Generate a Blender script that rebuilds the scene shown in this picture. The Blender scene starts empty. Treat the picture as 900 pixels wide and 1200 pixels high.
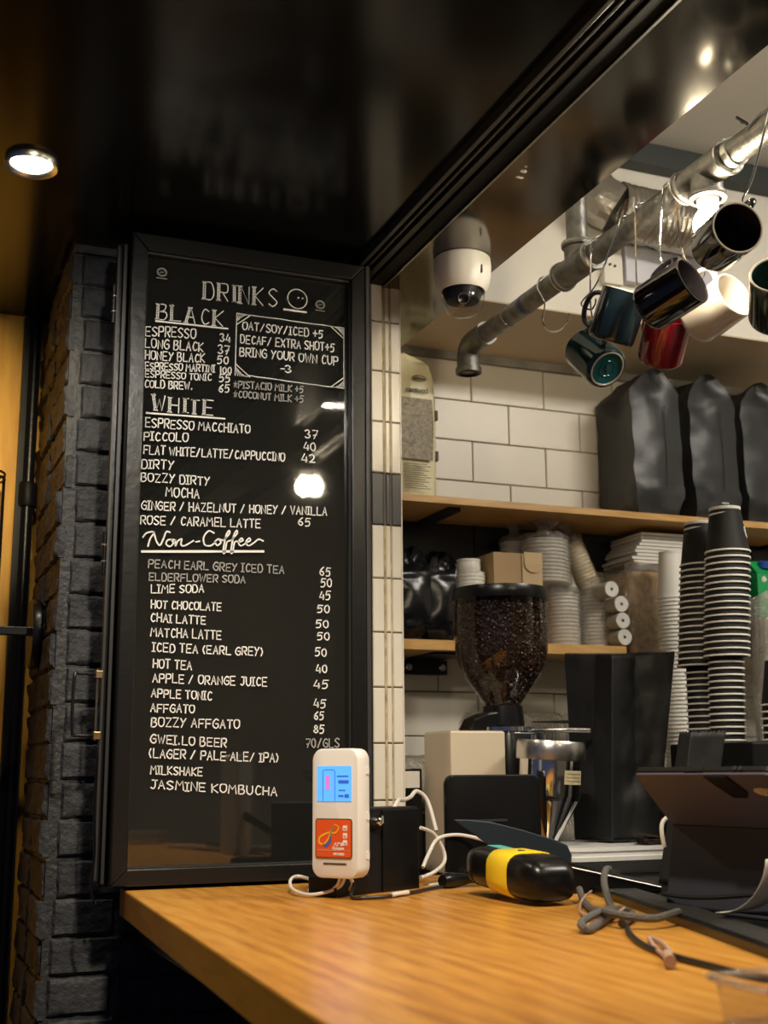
import bpy, bmesh, math, random
from mathutils import Vector, Matrix, noise
random.seed(7)
sc = bpy.context.scene
COL = sc.collection
EYE = 1.23           # height of the camera above the floor; heights below are given from eye level

# ---------------------------------------------------------------- camera, world, exposure
cam_d = bpy.data.cameras.new('camera'); cam = bpy.data.objects.new('camera', cam_d); COL.objects.link(cam)
pitch, yaw, roll = math.atan(304/1450), math.radians(21.8), 0.0076
fwd = Vector((math.sin(yaw)*math.cos(pitch), math.cos(yaw)*math.cos(pitch), math.sin(pitch)))
rt0 = Vector((math.cos(yaw), -math.sin(yaw), 0)); up0 = rt0.cross(fwd)
rt = math.cos(roll)*rt0 - math.sin(roll)*up0; up = math.sin(roll)*rt0 + math.cos(roll)*up0
m = Matrix((rt, up, -fwd)).transposed().to_4x4(); m.translation = (0, 0, EYE)
cam.matrix_world = m
cam_d.sensor_fit = 'HORIZONTAL'; cam_d.sensor_width = 36; cam_d.lens = 58
cam_d.clip_start = 0.02
cam_d.dof.use_dof = True; cam_d.dof.focus_distance = 2.0; cam_d.dof.aperture_fstop = 8.0
sc.camera = cam
w = bpy.data.worlds.new('room_dark'); sc.world = w; w.use_nodes = True
w.node_tree.nodes['Background'].inputs[0].default_value = (0.42, 0.56, 1.0, 1)      # dusk in the street outside
w.node_tree.nodes['Background'].inputs[1].default_value = 0.07
sc.view_settings.view_transform = 'Standard'; sc.view_settings.look = 'None'
sc.view_settings.gamma = 1; sc.view_settings.use_curve_mapping = False
sc.view_settings.exposure = 0.32

def spot(name, loc, target, watts, color, size_deg, blend=0.6, radius=0.03):
    l = bpy.data.lights.new(name, 'SPOT'); l.energy = watts; l.color = color
    l.spot_size = math.radians(size_deg); l.spot_blend = blend; l.shadow_soft_size = radius
    o = bpy.data.objects.new(name, l); COL.objects.link(o)
    o.location = (loc[0], loc[1], loc[2]+EYE)
    d = Vector(target)-Vector(loc); o.rotation_euler = d.to_track_quat('-Z', 'Y').to_euler()
    return o
def area(name, loc, target, watts, color, sx, sy):
    l = bpy.data.lights.new(name, 'AREA'); l.energy = watts; l.color = color
    l.shape = 'RECTANGLE'; l.size = sx; l.size_y = sy
    o = bpy.data.objects.new(name, l); COL.objects.link(o)
    o.location = (loc[0], loc[1], loc[2]+EYE)
    d = Vector(target)-Vector(loc); o.rotation_euler = d.to_track_quat('-Z', 'Y').to_euler()
    return o
WARM = (1.0, 0.84, 0.62); WARMW = (1.0, 0.92, 0.80)
# recessed downlights of the black ceiling over the customers' side and of the kitchen ceiling, plus an added wall spot
spot('downlight_lamp', (0.154, 1.863, 0.925), (0.154, 1.87, -1.2), 9, (1.0, 0.86, 0.66), 140, 0.8)
spot('wall_fill_spot', (0.20, 0.55, 0.925), (-0.07, 2.56, 0.62), 190, (1.0, 0.84, 0.50), 24, 1.0)  # added fill lamp that brightens the honey wall past the pillar, no real fitting
spot('downlight_lamp_counter', (0.42, 0.95, 0.925), (0.55, 1.5, -0.2), 46, WARM, 100, 0.9)
spot('downlight_lamp_board', (0.38, 1.05, 0.925), (0.42, 2.1, 0.2), 22, WARMW, 80, 0.9)
area('kitchen_ceiling_lamp', (2.0, 0.9, 1.40), (1.9, 1.5, 0), 24, WARMW, 0.6, 0.3)

# ---------------------------------------------------------------- materials
def mat(name, col, rough=0.5, metal=0.0, bump=0.0, bscale=40, vary=0.0, vscale=8, spec=0.5, coat=0.0, emit=None, estr=0, stretch=None, trans=0, alpha=1, sheen=0):
    M = bpy.data.materials.new(name); M.use_nodes = True
    nt = M.node_tree; b = nt.nodes['Principled BSDF']; L = nt.links
    b.inputs['Base Color'].default_value = (*col, 1); b.inputs['Roughness'].default_value = rough
    b.inputs['Metallic'].default_value = metal; b.inputs['Specular IOR Level'].default_value = spec
    b.inputs['Coat Weight'].default_value = coat; b.inputs['Coat Roughness'].default_value = 0.08
    b.inputs['Transmission Weight'].default_value = trans
    if emit: b.inputs['Emission Color'].default_value = (*emit, 1); b.inputs['Emission Strength'].default_value = estr
    tc = None
    if bump or vary:
        tc = nt.nodes.new('ShaderNodeTexCoord'); mp = nt.nodes.new('ShaderNodeMapping')
        if stretch: mp.inputs['Scale'].default_value = stretch
        L.new(tc.outputs['Object'], mp.inputs['Vector'])
    if vary:
        n = nt.nodes.new('ShaderNodeTexNoise'); n.inputs['Scale'].default_value = vscale; n.inputs['Detail'].default_value = 5
        L.new(mp.outputs[0], n.inputs['Vector'])
        r = nt.nodes.new('ShaderNodeValToRGB'); e = r.color_ramp.elements
        e[0].position = .3; e[1].position = .7
        e[0].color = (*[c*(1-vary) for c in col], 1); e[1].color = (*[min(1, c*(1+vary)) for c in col], 1)
        L.new(n.outputs[0], r.inputs[0]); L.new(r.outputs[0], b.inputs['Base Color'])
    if bump:
        n2 = nt.nodes.new('ShaderNodeTexNoise'); n2.inputs['Scale'].default_value = bscale; n2.inputs['Detail'].default_value = 6
        L.new(mp.outputs[0], n2.inputs['Vector'])
        bp = nt.nodes.new('ShaderNodeBump'); bp.inputs['Strength'].default_value = bump; bp.inputs['Distance'].default_value = 0.004
        L.new(n2.outputs[0], bp.inputs['Height']); L.new(bp.outputs[0], b.inputs['Normal'])
    return M

def wood(name, c1, c2, c3, rough, axis_scale, coat=0.0, rot=0.0, ringscale=1.0):
    M = bpy.data.materials.new(name); M.use_nodes = True
    nt = M.node_tree; b = nt.nodes['Principled BSDF']; L = nt.links
    tc = nt.nodes.new('ShaderNodeTexCoord'); mp = nt.nodes.new('ShaderNodeMapping')
    mp.inputs['Scale'].default_value = axis_scale; mp.inputs['Rotation'].default_value = (0, 0, rot)
    L.new(tc.outputs['Object'], mp.inputs['Vector'])
    wv = nt.nodes.new('ShaderNodeTexWave'); wv.wave_type = 'BANDS'; wv.bands_direction = 'X'
    wv.inputs['Scale'].default_value = 3*ringscale; wv.inputs['Distortion'].default_value = 16; wv.inputs['Detail'].default_value = 3
    wv.inputs['Detail Scale'].default_value = 0.7
    L.new(mp.outputs[0], wv.inputs['Vector'])
    n = nt.nodes.new('ShaderNodeTexNoise'); n.inputs['Scale'].default_value = 22; n.inputs['Detail'].default_value = 8
    L.new(mp.outputs[0], n.inputs['Vector'])
    n3 = nt.nodes.new('ShaderNodeTexNoise'); n3.inputs['Scale'].default_value = 1.3; n3.inputs['Detail'].default_value = 2
    L.new(mp.outputs[0], n3.inputs['Vector'])
    mx = nt.nodes.new('ShaderNodeMath'); mx.operation = 'MULTIPLY_ADD'; mx.inputs[1].default_value = 0.20
    L.new(wv.outputs['Fac'], mx.inputs[0]); L.new(n.outputs[0], mx.inputs[2])
    ad = nt.nodes.new('ShaderNodeMath'); ad.operation = 'ADD'
    L.new(mx.outputs[0], ad.inputs[0]); L.new(n3.outputs[0], ad.inputs[1])
    hf = nt.nodes.new('ShaderNodeMath'); hf.operation = 'MULTIPLY'; hf.inputs[1].default_value = 0.62
    L.new(ad.outputs[0], hf.inputs[0])
    r = nt.nodes.new('ShaderNodeValToRGB'); cr = r.color_ramp
    cr.elements[0].position = .45; cr.elements[0].color = (*c1, 1)
    cr.elements[1].position = .95; cr.elements[1].color = (*c3, 1)
    e = cr.elements.new(.68); e.color = (*c2, 1)
    L.new(hf.outputs[0], r.inputs[0]); L.new(r.outputs[0], b.inputs['Base Color'])
    b.inputs['Roughness'].default_value = rough; b.inputs['Coat Weight'].default_value = coat; b.inputs['Coat Roughness'].default_value = 0.22
    bp = nt.nodes.new('ShaderNodeBump'); bp.inputs['Strength'].default_value = 0.12; bp.inputs['Distance'].default_value = 0.002
    L.new(n.outputs[0], bp.inputs['Height']); L.new(bp.outputs[0], b.inputs['Normal'])
    return M

def clear(name, tint=(1, 1, 1), refl=0.25, rough=0.06, bump=0.0, bscale=60, haze=0.0, ior=1.45):
    """thin clear film or glass: see-through with a Fresnel sheen, plus an optional share of milky diffuse"""
    M = bpy.data.materials.new(name); M.use_nodes = True
    nt = M.node_tree; nt.nodes.clear(); L = nt.links
    out = nt.nodes.new('ShaderNodeOutputMaterial')
    tr = nt.nodes.new('ShaderNodeBsdfTransparent'); tr.inputs[0].default_value = (*tint, 1)
    gl = nt.nodes.new('ShaderNodeBsdfGlossy'); gl.inputs['Roughness'].default_value = rough
    fr = nt.nodes.new('ShaderNodeLayerWeight'); fr.inputs['Blend'].default_value = 0.5
    pw = nt.nodes.new('ShaderNodeMath'); pw.operation = 'POWER'; pw.inputs[1].default_value = 4.5; L.new(fr.outputs['Facing'], pw.inputs[0])
    ml = nt.nodes.new('ShaderNodeMath'); ml.operation = 'MULTIPLY_ADD'; ml.inputs[1].default_value = 0.9; ml.inputs[2].default_value = 0.03+refl*0.1
    L.new(pw.outputs[0], ml.inputs[0])
    mix = nt.nodes.new('ShaderNodeMixShader'); L.new(ml.outputs[0], mix.inputs[0])
    src = tr.outputs[0]
    if haze:
        df = nt.nodes.new('ShaderNodeBsdfDiffuse'); df.inputs[0].default_value = (0.85, 0.84, 0.80, 1)
        m2 = nt.nodes.new('ShaderNodeMixShader'); m2.inputs[0].default_value = haze
        L.new(tr.outputs[0], m2.inputs[1]); L.new(df.outputs[0], m2.inputs[2]); src = m2.outputs[0]
    L.new(src, mix.inputs[1]); L.new(gl.outputs[0], mix.inputs[2]); L.new(mix.outputs[0], out.inputs[0])
    if bump:
        tc = nt.nodes.new('ShaderNodeTexCoord'); n = nt.nodes.new('ShaderNodeTexNoise'); n.inputs['Scale'].default_value = bscale; n.inputs['Detail'].default_value = 4
        L.new(tc.outputs['Object'], n.inputs['Vector'])
        bp = nt.nodes.new('ShaderNodeBump'); bp.inputs['Strength'].default_value = bump; bp.inputs['Distance'].default_value = 0.01
        L.new(n.outputs[0], bp.inputs['Height']); L.new(bp.outputs[0], gl.inputs['Normal']); L.new(bp.outputs[0], fr.inputs['Normal'])
    return M

black_paint = mat('black_gloss_paint', (0.008, 0.008, 0.009), 0.22, bump=0.05, bscale=9)
ceil_black = mat('black_lacquered_ceiling', (0.004, 0.004, 0.004), 0.17, bump=0.02, bscale=3, spec=.35)
frame_black = mat('black_steel_frame', (0.008, 0.008, 0.0085), 0.30, bump=0.12, bscale=60, spec=.35)
track_black = mat('black_track', (0.004, 0.004, 0.004), 0.55, spec=.2)
rail_grey = mat('worn_black_rail', (0.035, 0.035, 0.034), 0.4, spec=.4)
brick_m = mat('black_painted_brick', (0.044, 0.045, 0.050), 0.58, spec=.35, bump=1.0, bscale=85, vary=0.35, vscale=14)
mortar_m = mat('black_painted_mortar', (0.038, 0.039, 0.041), 0.5, bump=0.8, bscale=90)
glass_board = mat('black_glass', (0.016, 0.017, 0.016), 0.035, bump=0.012, bscale=5, spec=0.6)
chalk = mat('white_marker', (0.82, 0.82, 0.80), 0.8)
chalk_dim = mat('smudged_white_marker', (0.36, 0.36, 0.35), 0.8)
tile_w = mat('cream_glazed_tile', (0.70, 0.66, 0.57), 0.36, bump=0.04, bscale=12, vary=0.03, vscale=6)
tile_b = mat('black_glazed_tile', (0.012, 0.013, 0.015), 0.30, bump=0.04, bscale=12)
tile_j = mat('grey_black_tile', (0.06, 0.06, 0.06), 0.35)
grout = mat('dark_grout', (0.12, 0.11, 0.10), 0.9)
grout_st = mat('stained_brown_grout', (0.42, 0.33, 0.18), 0.85, vary=0.45, vscale=40)
cream_paint = mat('cream_wall_paint', (0.66, 0.63, 0.56), 0.6, bump=0.12, bscale=14, vary=0.05, vscale=3)
tan_shade = mat('tan_underside_shade', (0.50, 0.41, 0.28), 0.6, bump=0.15, bscale=8, vary=0.10, vscale=3)  # shade under the cream bulkhead, put into the colour of its underside
grey_cove = mat('grey_cement_strip', (0.25, 0.24, 0.21), 0.8, bump=0.5, bscale=40, vary=0.25, vscale=20)
ceil_white = mat('white_kitchen_ceiling', (0.60, 0.58, 0.54), 0.6)
dark_beam = mat('dark_grey_steel_beam', (0.022, 0.028, 0.028), 0.5)
panel_m = mat('dark_mirror_panel', (0.17, 0.155, 0.135), 0.13, metal=1.0, bump=0.012, bscale=4)
panel_edge = mat('panel_edge_highlight', (0.42, 0.41, 0.40), 0.3, metal=1.0)
galv = mat('galvanised_steel', (0.19, 0.185, 0.17), 0.46, metal=0.85, bump=0.3, bscale=160, vary=0.35, vscale=50)
galv_ring = mat('zinc_ring', (0.50, 0.49, 0.45), 0.38, metal=1.0)
chrome = mat('chrome', (0.80, 0.79, 0.77), 0.10, metal=1.0)
brushed = mat('brushed_steel', (0.60, 0.59, 0.57), 0.27, metal=1.0, bump=0.1, bscale=150, stretch=(1, 1, 12))
brass = mat('tarnished_brass', (0.45, 0.33, 0.17), 0.32, metal=1.0)
foil = mat('foil_duct', (0.42, 0.40, 0.36), 0.30, metal=0.9, bump=0.9, bscale=50)
yellow_wall = wood('honey_varnished_wall', (0.60, 0.27, 0.02), (0.72, 0.36, 0.03), (0.82, 0.46, 0.05), 0.6, (3, 3, 0.5), 0.0)
counter_wood = wood('honey_oak', (0.40, 0.155, 0.020), (0.60, 0.27, 0.040), (0.74, 0.40, 0.080), 0.36, (3.2, 0.42, 3.2), 0.35, rot=-0.085)
shelf_wood = wood('oak_shelf', (0.44, 0.23, 0.06), (0.58, 0.33, 0.10), (0.68, 0.42, 0.16), 0.4, (0.8, 6, 10), 0.1)
stud_wood = wood('brown_post', (0.16, 0.09, 0.04), (0.22, 0.13, 0.06), (0.26, 0.17, 0.08), 0.6, (6, 6, 0.6))
black_pl = mat('black_plastic', (0.005, 0.005, 0.0055), 0.28, spec=.35)
black_mt = mat('matt_black_plastic', (0.007, 0.007, 0.007), 0.5, spec=.25, bump=0.05, bscale=200)
bench_m = mat('black_bench', (0.006, 0.006, 0.006), 0.4, spec=.3)
white_pl = mat('white_plastic', (0.70, 0.69, 0.66), 0.35)
cream_pl = mat('cream_plastic', (0.62, 0.53, 0.40), 0.4)
black_foil = mat('matt_black_foil', (0.024, 0.026, 0.028), 0.40, bump=0.35, bscale=14, spec=.45)
black_shiny = mat('glossy_black_film', (0.004, 0.004, 0.005), 0.22, bump=0.5, bscale=14, spec=.3)
black_paper = mat('black_kraft_paper', (0.014, 0.0145, 0.015), 0.55, bump=0.35, bscale=12, spec=.4)
paper_white = mat('white_paper', (0.74, 0.72, 0.66), 0.65)
cup_white = mat('white_paper_cup', (0.82, 0.80, 0.74), 0.5)
cup_black = mat('black_paper_cup', (0.011, 0.011, 0.011), 0.55, spec=.3)
kraft = mat('kraft_card', (0.40, 0.26, 0.13), 0.7, vary=0.06)
kraft_l = mat('light_kraft_card', (0.56, 0.40, 0.22), 0.7)
gyp = mat('ivory_bag', (0.74, 0.68, 0.42), 0.4, bump=0.25, bscale=18)
gyp_print = mat('bag_photo_print', (0.20, 0.15, 0.06), 0.45, vary=0.75, vscale=160)
ink = mat('dark_ink', (0.05, 0.035, 0.02), 0.6)
ink_grey = mat('small_print_ink', (0.22, 0.19, 0.12), 0.6)
bean_m = mat('roasted_coffee_bean', (0.030, 0.013, 0.0065), 0.32, vary=0.4, vscale=30)
bean_core = mat('bean_mass', (0.018, 0.009, 0.005), 0.7)
glass_hop = clear('smoked_hopper_glass', (0.80, 0.74, 0.68), 0.25, 0.04)
glass_clear = clear('clear_plastic', (0.93, 0.93, 0.93), 0.3, 0.05)
film = clear('crinkled_film', (0.90, 0.89, 0.86), 1.6, 0.10, bump=1.0, bscale=130, haze=0.12)
film_tan = clear('crinkled_film_tan', (0.92, 0.84, 0.66), 1.6, 0.12, bump=1.0, bscale=120, haze=0.10)
milky = mat('translucent_polypropylene', (0.84, 0.84, 0.82), 0.3, trans=0.12, bump=0.1, bscale=20)
lid_w = mat('white_cup_lids', (0.72, 0.69, 0.62), 0.4)
tan_fill = mat('tan_napkins', (0.46, 0.31, 0.14), 0.7, vary=0.5, vscale=70, bump=0.8, bscale=70)
navy = mat('navy_folio', (0.085, 0.082, 0.125), 0.55, bump=0.05, bscale=300)
navy2 = mat('charcoal_navy_folio', (0.034, 0.037, 0.052), 0.6)
teal_plate = mat('dark_teal_plastic', (0.016, 0.024, 0.033), 0.4)
teal = mat('turquoise_tape', (0.10, 0.45, 0.42), 0.45)
yel = mat('yellow_plastic', (0.85, 0.62, 0.02), 0.35)
orange = mat('orange_card', (0.70, 0.095, 0.014), 0.4)
screen_m = mat('backlit_screen', (0.05, 0.2, 0.6), 0.3, emit=(0.09, 0.34, 0.86), estr=0.95)
screen_d = mat('backlit_screen_drawing', (0.02, 0.04, 0.2), 0.3, emit=(0.03, 0.10, 0.45), estr=0.8)
screen_p = mat('backlit_screen_pink', (0.4, 0.1, 0.3), 0.3, emit=(0.45, 0.16, 0.50), estr=0.8)
bulb_m = mat('lit_bulb', (1, 0.9, 0.7), 0.3, emit=(1.0, 0.85, 0.60), estr=190)
lens_m = mat('lit_downlight', (1, 1, 1), 0.3, emit=(1.0, 0.90, 0.74), estr=22)
ceramic = mat('white_ceramic', (0.72, 0.69, 0.62), 0.3)
mug_teal = mat('teal_glaze', (0.006, 0.026, 0.031), 0.10, coat=0.4)
mug_teal_b = mat('teal_glaze_base', (0.012, 0.085, 0.092), 0.16)
mug_navy = mat('slate_blue_glaze', (0.010, 0.020, 0.028), 0.12, coat=0.4)
mug_red = mat('crimson_glaze', (0.17, 0.004, 0.010), 0.10, coat=0.4)
mug_black = mat('black_glaze', (0.007, 0.006, 0.007), 0.08, coat=0.5)
mug_brown = mat('brown_black_inside', (0.030, 0.020, 0.016), 0.3)
mug_white = mat('cream_glaze', (0.62, 0.57, 0.50), 0.12, coat=0.3)
mug_green = mat('bottle_green_glaze', (0.012, 0.035, 0.028), 0.10, coat=0.4)
raw_rim = mat('unglazed_rim', (0.50, 0.45, 0.38), 0.6)
cable_w = mat('white_cable', (0.68, 0.65, 0.60), 0.45)
cable_g = mat('grey_braided_cable', (0.12, 0.115, 0.11), 0.6, bump=0.8, bscale=400)
cable_k = mat('black_cable', (0.012, 0.012, 0.012), 0.4)
cable_p = mat('dusty_pink_cable', (0.42, 0.27, 0.20), 0.6)
label_b = mat('beige_paper_label', (0.55, 0.46, 0.28), 0.7, vary=0.25, vscale=90)
blue_tape = mat('blue_tape', (0.02, 0.04, 0.16), 0.4)
green_c = mat('green_carton', (0.01, 0.36, 0.10), 0.4)
blue_c = mat('blue_cap', (0.02, 0.10, 0.42), 0.35)
bristle = mat('brown_bristles', (0.045, 0.028, 0.018), 0.9, bump=1.0, bscale=200)
icy = mat('blue_ribbon_print', (0.06, 0.12, 0.42), 0.5)
gold = mat('amber_print', (0.85, 0.42, 0.03), 0.5)
olive = mat('green_print', (0.20, 0.26, 0.10), 0.5)
white_ink = mat('white_print', (0.80, 0.78, 0.74), 0.6)
blue_grey = mat('pale_blue_grey_panel', (0.50, 0.50, 0.56), 0.4)

# ---------------------------------------------------------------- mesh building
ORG = {}
def smooth_path(pts, n=6, closed=False):
    P = [Vector(p) for p in pts]; out = []
    N = len(P); rng = N if closed else N-1
    for i in range(rng):
        if closed: p0, p1, p2, p3 = P[(i-1) % N], P[i], P[(i+1) % N], P[(i+2) % N]
        else: p0, p1, p2, p3 = P[max(i-1, 0)], P[i], P[i+1], P[min(i+2, N-1)]
        for k in range(n):
            t = k/n
            out.append(0.5*((2*p1)+(p2-p0)*t+(2*p0-5*p1+4*p2-p3)*t*t+(3*p1-p0-3*p2+p3)*t**3))
    if not closed: out.append(P[-1])
    return out

class MB:
    def __init__(s): s.v = []; s.f = []; s.M = Matrix.Identity(4)
    def add(s, vs, fs):
        o = len(s.v); s.v += [s.M @ Vector(v) for v in vs]; s.f += [tuple(i+o for i in f) for f in fs]; return s
    def box(s, x0, x1, y0, y1, z0, z1):
        vs = [(x, y, z) for x in (x0, x1) for y in (y0, y1) for z in (z0, z1)]
        return s.add(vs, [(0, 1, 3, 2), (4, 6, 7, 5), (0, 4, 5, 1), (2, 3, 7, 6), (0, 2, 6, 4), (1, 5, 7, 3)])
    def loft(s, rings, cap0=True, cap1=True, closed=True):
        n = len(rings[0]); vs = [p for r in rings for p in r]; fs = []
        for k in range(len(rings)-1):
            for i in range(n if closed else n-1):
                j = (i+1) % n
                fs.append((k*n+i, k*n+j, (k+1)*n+j, (k+1)*n+i))
        if cap0: fs.append(tuple(range(n))[::-1])
        if cap1: fs.append(tuple((len(rings)-1)*n+i for i in range(n)))
        return s.add(vs, fs)
    def lathe(s, prof, c=(0, 0, 0), seg=32, axis=(0, 0, 1), cap0=False, cap1=False):
        q = Vector((0, 0, 1)).rotation_difference(Vector(axis).normalized()).to_matrix()
        rings = []
        for r, h in prof:
            rings.append([Vector(c)+q @ Vector((r*math.cos(2*math.pi*i/seg), r*math.sin(2*math.pi*i/seg), h)) for i in range(seg)])
        return s.loft(rings, cap0, cap1)
    def tube(s, pts, r, seg=8, closed=False, smooth=0, flat=1.0):
        P = smooth_path(pts, smooth, closed) if smooth else [Vector(p) for p in pts]
        n = len(P); rings = []; prev = None
        for i, p in enumerate(P):
            a = P[(i-1) % n] if (closed or i > 0) else p; b = P[(i+1) % n] if (closed or i < n-1) else p
            d = (b-a).normalized() if (b-a).length > 1e-9 else Vector((0, 0, 1))
            if prev is None:
                ref = Vector((0, 0, 1)) if abs(d.z) < 0.9 else Vector((1, 0, 0)); u = d.cross(ref).normalized()
            else:
                u = (prev-d*prev.dot(d)); u = u.normalized() if u.length > 1e-6 else d.orthogonal().normalized()
            prev = u; v = d.cross(u); rr = r(i/(n-1)) if callable(r) else r
            rings.append([p+u*rr*math.cos(2*math.pi*k/seg)+v*rr*flat*math.sin(2*math.pi*k/seg) for k in range(seg)])
        if closed: rings.append(rings[0]); return s.loft(rings, False, False)
        return s.loft(rings)
    def prism(s, poly, d):
        """poly: 3-D points of one face; d: extrusion vector"""
        return s.loft([[Vector(p) for p in poly], [Vector(p)+Vector(d) for p in poly]])
    def ball(s, c, r, seg=16, rng=8, sz=1.0):
        prof = [(max(1e-4, r*math.sin(math.pi*k/rng)), -r*sz*math.cos(math.pi*k/rng)) for k in range(rng+1)]
        return s.lathe(prof, c, seg)
    def jitter(s, amp, scale=20, seed=0):
        for i, v in enumerate(s.v):
            s.v[i] = v+noise.noise_vector(v*scale+Vector((seed, seed*2, 0)))*amp
        return s
    def mesh(s, name, m, org=Vector((0, 0, 0)), smooth=False):
        me = bpy.data.meshes.new(name); me.from_pydata([v-org for v in s.v], [], s.f); me.update()
        me.materials.append(m)
        bm = bmesh.new(); bm.from_mesh(me); bmesh.ops.recalc_face_normals(bm, faces=bm.faces); bm.to_mesh(me); bm.free()
        if smooth:
            me.polygons.foreach_set('use_smooth', [True]*len(me.polygons))
            try: me.set_sharp_from_angle(angle=math.radians(38))
            except Exception: pass
        return me
    def build(s, name, m, parent=None, label=None, cat=None, group=None, kind=None, bevel=0, smooth=False, solid=0, sub=0):
        if parent is not None: org = ORG[parent.name]
        else:
            xs = [v.x for v in s.v]; ys = [v.y for v in s.v]; zs = [v.z for v in s.v]
            org = Vector(((min(xs)+max(xs))/2, (min(ys)+max(ys))/2, min(zs)))
        me = s.mesh(name, m, org, smooth)
        o = bpy.data.objects.new(name, me); COL.objects.link(o); ORG[o.name] = org
        if parent is not None: o.parent = parent
        else: o.location = org+Vector((0, 0, EYE))
        props(o, label, cat, group, kind)
        if bevel:
            b = o.modifiers.new('soft_edges', 'BEVEL'); b.width = bevel; b.segments = 2; b.limit_method = 'ANGLE'; b.angle_limit = math.radians(40)
        if solid:
            b = o.modifiers.new('thickness', 'SOLIDIFY'); b.thickness = solid; b.offset = 0
        if sub:
            b = o.modifiers.new('smoothing', 'SUBSURF'); b.levels = sub; b.render_levels = sub
        return o

def props(o, label=None, cat=None, group=None, kind=None):
    if label: o['label'] = label
    if cat: o['category'] = cat
    if group: o['group'] = group
    if kind: o['kind'] = kind
    return o
def thing(name, label, cat, loc, group=None, kind=None):
    o = bpy.data.objects.new(name, None); COL.objects.link(o); o.empty_display_size = 0.02
    o.location = (loc[0], loc[1], loc[2]+EYE); ORG[o.name] = Vector(loc)
    return props(o, label, cat, group, kind)
def piece(name, me, parent, off):
    o = bpy.data.objects.new(name, me); COL.objects.link(o); o.parent = parent
    o.location = Vector(off)-ORG[parent.name]; ORG[o.name] = ORG[parent.name]; return o
def dup(o, loc, label=None, group=None, rot=None):
    def cp(a, par):
        b = a.copy(); COL.objects.link(b); b.parent = par
        ORG[b.name] = ORG[a.name]
        for ch in [c for c in bpy.data.objects if c.parent == a]: cp(ch, b)
        return b
    r = cp(o, None); r.location = (loc[0], loc[1], loc[2]+EYE)
    if rot: r.rotation_euler = rot
    if label: r['label'] = label
    if group: r['group'] = group
    return r
def B(x0, x1, y0, y1, z0, z1): return MB().box(x0, x1, y0, y1, z0, z1)
def frame_of(origin, ax, ay, az):
    M = Matrix((Vector(ax), Vector(ay), Vector(az))).transposed().to_4x4(); M.translation = Vector(origin); return M
def text_mesh(s, size, m, name, parent, M, ext=0.0002, label=None):
    """flat printed lettering: s set in the built-in face, placed by matrix M (eye-relative)"""
    c = bpy.data.curves.new('lettering_curve', 'FONT'); c.body = s; c.size = size; c.extrude = ext; c.offset = size*.028; c.align_x = 'CENTER'; c.align_y = 'CENTER'
    t = bpy.data.objects.new('lettering_tmp', c); COL.objects.link(t)
    dg = bpy.context.evaluated_depsgraph_get(); me = bpy.data.meshes.new_from_object(t.evaluated_get(dg))
    bpy.data.objects.remove(t); bpy.data.curves.remove(c)
    org = ORG[parent.name]
    for v in me.vertices: v.co = (M @ v.co)-org
    me.materials.clear(); me.materials.append(m)
    o = bpy.data.objects.new(name, me); COL.objects.link(o); o.parent = parent; ORG[o.name] = org
    if label: o['label'] = label
    return o
def rrect(w, h, r, n=5):
    pts = []
    for cx, cy, a0 in ((w/2-r, h/2-r, 0), (-w/2+r, h/2-r, 90), (-w/2+r, -h/2+r, 180), (w/2-r, -h/2+r, 270)):
        for k in range(n+1):
            a = math.radians(a0+90*k/n); pts.append((cx+r*math.cos(a), cy+r*math.sin(a)))
    return pts
def rslab(mb, w, h, d, r, e=0.003, n=5):
    """rounded slab in local XY of mb.M, thickness d along +Z, edges eased by e"""
    rings = []
    for z, k in ((0, e), (e*0.3, e*0.3), (e, 0), (d-e, 0), (d-e*0.3, e*0.3), (d, e)):
        rings.append([(x*(w-2*k)/w, y*(h-2*k)/h, z) for x, y in rrect(w, h, r, n)])
    return mb.loft(rings)

# ================================================================ the setting
B(-2.6, 3.0, -2.2, 3.0, -1.29, -1.23).build('floor', mat('dark_floor', (0.05, 0.045, 0.04), 0.5, vary=.2), kind='structure')
# customers' ceiling: glossy black
B(-2.6, 0.765, -2.2, 2.62, 0.94, 1.0).build('ceiling', ceil_black, kind='structure', label='glossy black lacquered ceiling over the customers side')
# folding-window track under the beam
t = thing('trim_1', 'black steel folding window track running along the opening', None, (0.80, 0.4, 0.92), kind='structure')
B(0.765, 0.842, -2.0, 2.12, 0.952, 1.0).build('track_channel', track_black, t)
for x0, x1, z in ((0.765, 0.773, 0.925), (0.783, 0.788, 0.928), (0.796, 0.808, 0.926), (0.812, 0.839, 0.923)):
    B(x0, x1, -2.0, 2.10, z, 0.955).build('rail', rail_grey if x1 < 0.81 else track_black, t, bevel=.001)
B(0.8395, 0.8435, -2.0, 2.3, 0.9185, 0.955).build('highlight_strip', panel_edge, t)  # bright strip standing in for the thin highlight along the panel edge
# mirror-dark soffit panel
t = thing('beam_soffit', 'dark mirror-finish panel under the beam above the pipe', None, (0.92, 0.4, 0.92), kind='structure')
B(0.8435, 1.006, -1.9, 2.6, 0.92, 0.93).build('mirror_panel', panel_m, t)
B(0.8435, 1.004, -1.9, 2.6, 0.93, 1.43).build('beam_body', cream_paint, t)
mb = MB()
for x, y, s in ((0.872, 1.58, .006), (0.879, 1.60, .004), (0.868, 1.565, .003), (0.873, 1.60, .0035)):
    mb.lathe([(s, 0), (s*.8, -.0008), (.0001, -.001)], (x, y, 0.9199), 7)
mb.jitter(.002, 300).build('paint_chip', paper_white, t)
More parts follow.
